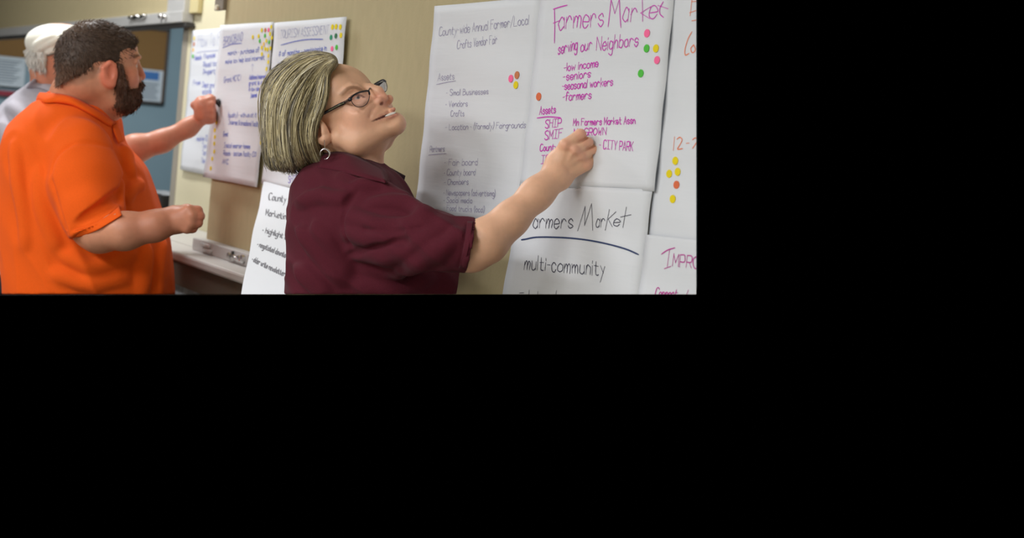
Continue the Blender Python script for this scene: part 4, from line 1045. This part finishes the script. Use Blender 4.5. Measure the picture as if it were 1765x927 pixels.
for pts, r in (([(87, 300), (92, 278), (112, 256), (140, 246), (175, 250), (207, 268)], .0035), ([(88, 310), (100, 350), (114, 398)], .006), ([(211, 280), (211, 320), (212, 350)], .006)):
    V.ridge(pts, r, .008, .3, 'sub')
V.crumple(.0036, 26, (.45, .9, 0), 4); V.blur(2)
for q in ([(128, 388), (165, 372), (206, 340)], [(140, 380), (175, 355), (205, 330)]): V.ridge(q, .006, .012, .3, 'sub')
V.ridge([(122, 397), (150, 389), (180, 376), (212, 359)], .003, .004, .2, 'sub')
SV = V; V.photo_limit(); me, vs = V.mesh('polo_shirt')
shirt = link('polo_shirt', me, M['orange'], W2, smooth=True)
def onM(x, y, d=.004, z=3.3):
    q = [f for f in (SV.front(x, y), MV.front(x, y)) if f is not None]; return P(x, y, (min(q) if q else z) - d)
U_ = [P(68, 159, 3.40), onM(80, 159.5, .008), onM(100, 161), onM(124, 166), onM(150, 178), onM(175, 193), onM(192, 205), P(199, 210, 3.35)]
L_ = [P(62, 176, 3.40), onM(76, 177, .008), onM(98, 178), onM(122, 182), onM(146, 192), onM(166, 204), onM(184, 215), P(192, 219, 3.33)]
strip('collar', U_, L_, M['orange'], shirt, .003, 4, .012)
strip('cuff', [onM(112, 397), onM(130, 396), onM(158, 387), onM(186, 371, .006), onM(205, 355, .010)], [onM(119, 406), onM(136, 409), onM(164, 398, .005), onM(190, 382, .008), onM(209, 370, .012)], M['orange'], shirt, .002, 4)
strip('placket', [P(199, 212, 3.36), P(206, 226, 3.36), P(212, 244, 3.36)], [P(192, 216, 3.34), P(197, 230, 3.335), P(204, 248, 3.33)], M['orange'], shirt, .003, 4)

ZS = 1.0
# ---- person in the white cap --------------------------------------------------------------
ZC2 = 3.92
HP, HX, R = headframe(106, 116, ZC2, -24, -4, 5)
V = Vol((-1.16, -0.36, 3.5), (-0.36, 0.50, 4.2), 0.004)
face(V, HP, HX, R, True)
V.cap(HP(.096, .024, 0), HP(.116, -.010, 0), .009, .012, .010)
V.ell(HP(-.002, 0, -.076), (.018, .033, .009), R, .006); V.ell(HP(-.002, 0, .076), (.018, .033, .009), R, .006)
V.cap(HP(-.03, -.01, 0), P(92, 160, 3.96), .062, .062, .03); V.cap(P(92, 160, 3.96), P(85, 230, 3.97), .062, .09, .03)
V.cap(P(75, 230, 3.97), P(60, 520, 3.92), .10, .10, .04); V.cap(P(90, 220, 3.9), P(120, 235, 3.8), .06, .05, .03)
V.chain([P(120, 235, 3.8), P(205, 268, 3.64), P(232, 257, 3.62), P(280, 243, 3.63), P(325, 220, 3.645), P(343, 207, 3.65)], [.045, .040, .038, .029, .0235, .0205], .02)
ZS = 0.9945
V.ell(P(356, 194, 3.655), (.027, .031, .022), None, .015)
V.chain([P(343, 186, 3.645), P(334, 181, 3.648), P(345, 173, 3.648), P(362, 169, 3.65), P(379, 174, 3.655)], [.018, .0085, .0105, .010, .008], .008)
kn = [(P(347, 177, 3.635), P(365, 171, 3.64), P(381, 176, 3.655)), (P(349, 183, 3.632), P(366, 180, 3.632), P(378, 188, 3.65)), (P(351, 190, 3.634), P(367, 190, 3.634), P(375, 198, 3.652)), (P(353, 198, 3.638), P(367, 200, 3.640), P(371, 206, 3.655))]
for a, b, c in kn: V.cap(P(347, 196, 3.645), a, .015, .011, .01); V.cap(a, b, .0108, .0102, .005); V.cap(b, c, .0102, .0085, .004)
V.chain([P(362, 206, 3.655), P(374, 196, 3.665), P(380, 184, 3.662)], [.013, .011, .009], .008)
ZS = 1.0
V.photo_limit(); me, vs = V.mesh('person')
paint(me, tones(vs, (208, 142, 114), [(P(357, 185, 3.65), (.05, .04, .06), np.eye(3), (208, 128, 104), .6)]))
W3 = link('person', me, M['skin'], base=toW(P(85, 507, 3.95)), smooth=True)
tag(W3, 'grey haired person in white cap and pale grey shirt, arm stretched to a sheet', 'person')
C0 = HP(0, 0, 0)
furry('hair', ((C0 - .16, C0 + .16), [('ell', HP(-.010, .03, 0), (.093, .058, .076), R), ('cap', HP(-.05, .01, -.03), HP(-.052, -.005, -.012), .044, .04, .02)]), [(P(88, 110, 3.9), (1, .1, 0)), (P(60, 121, 3.9), (-.2, 1, 0))], 900, .016, [(196, 192, 184)], W3, rad=.0012)
V = Vol(C0 - .18, C0 + .2, .0035)
V.ell(HP(-.004, .066, 0), (.108, .062, .084), R); V.half(P(60, 97, 3.9), (.12, 1, 0))
V.ell(HP(.06, .052, 0), (.075, .020, .075), R, .02); V.half(P(60, 98, 3.9), (.12, 1, 0))
V.ridge([(58, 92), (75, 80), (92, 72), (110, 62)], .006, .01, .3); V.ridge([(60, 80), (75, 70), (95, 62)], .005, .01, .3); V.ridge([(62, 99), (78, 92), (94, 84)], .005, .01, .3)
me, vs = V.mesh('cap'); hat = link('cap', me, M['cap'], W3, smooth=True)
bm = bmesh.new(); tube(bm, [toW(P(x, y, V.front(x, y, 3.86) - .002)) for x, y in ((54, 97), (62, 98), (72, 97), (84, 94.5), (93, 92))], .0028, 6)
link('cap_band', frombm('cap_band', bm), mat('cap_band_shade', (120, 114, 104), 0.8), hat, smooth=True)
V = Vol((-1.2, -0.25, 3.6), (-0.55, 0.5, 4.3), 0.0042)
pts_loft(V, [(138, 60, 128, .07, 0), (150, 44, 145, .09, 0), (165, 25, 160, .13, 0), (185, 4, 175, .16, 0), (220, -14, 165, .17, -.02), (300, -22, 140, .17, -.05), (420, -20, 130, .17, -.06), (462, -18, 128, .17, -.06)], 3.97, .03, 2.3)
V.chain([P(110, 225, 3.84), P(165, 258, 3.72), P(198, 267, 3.66)], [.07, .06, .052], .03)
V.ridge([(20, 185), (40, 200), (60, 240)], .012, .02, .2); V.ridge([(5, 215), (20, 260), (30, 310)], .012, .02, .2); V.crumple(.003, 28, (.5, .85, 0), 9)
SV = V; V.photo_limit(); me, vs = V.mesh('shirt'); sh = link('shirt', me, M['greyshirt'], W3, smooth=True)
def onK(x, y, d=.004):
    z = SV.front(x, y); return P(x, y, (z if z else 3.85) - d)
strip('collar', [onK(58, 136, .006), onK(70, 136.5), onK(84, 141), onK(100, 148)], [onK(46, 151, .006), onK(62, 151), onK(80, 156), onK(96, 163)], M['greyshirt'], sh, .003, 4, .01)
V = Vol((-1.2, 0.30, 3.7), (-0.6, 0.5, 4.3), 0.006)
pts_loft(V, [(458, -16, 126, .165, -.06), (530, -8, 124, .165, -.06)], 3.97, 0, 2.3); V.photo_limit(); me, vs = V.mesh('trousers')
link('trousers', me, M['trousers'], W3, smooth=True)

# marker held in the far fist
ZS = 0.9955
mk = empty('marker_pen', toW(P(383, 184, 3.665))); tag(mk, 'black marker pen held in the fist against the dotted sheet', 'marker')
bm = bmesh.new(); tube(bm, [toW(P(374, 174, 3.645)), toW(P(386, 187, 3.664))], .0078, 12); link('barrel', frombm('barrel', bm), M['black'], mk)
bm = bmesh.new(); tube(bm, [toW(P(386, 187, 3.664)), toW(P(389.5, 191, 3.670))], [.006, .003], 10); link('nib', frombm('nib', bm), M['black'], mk)
ZS = 1.0
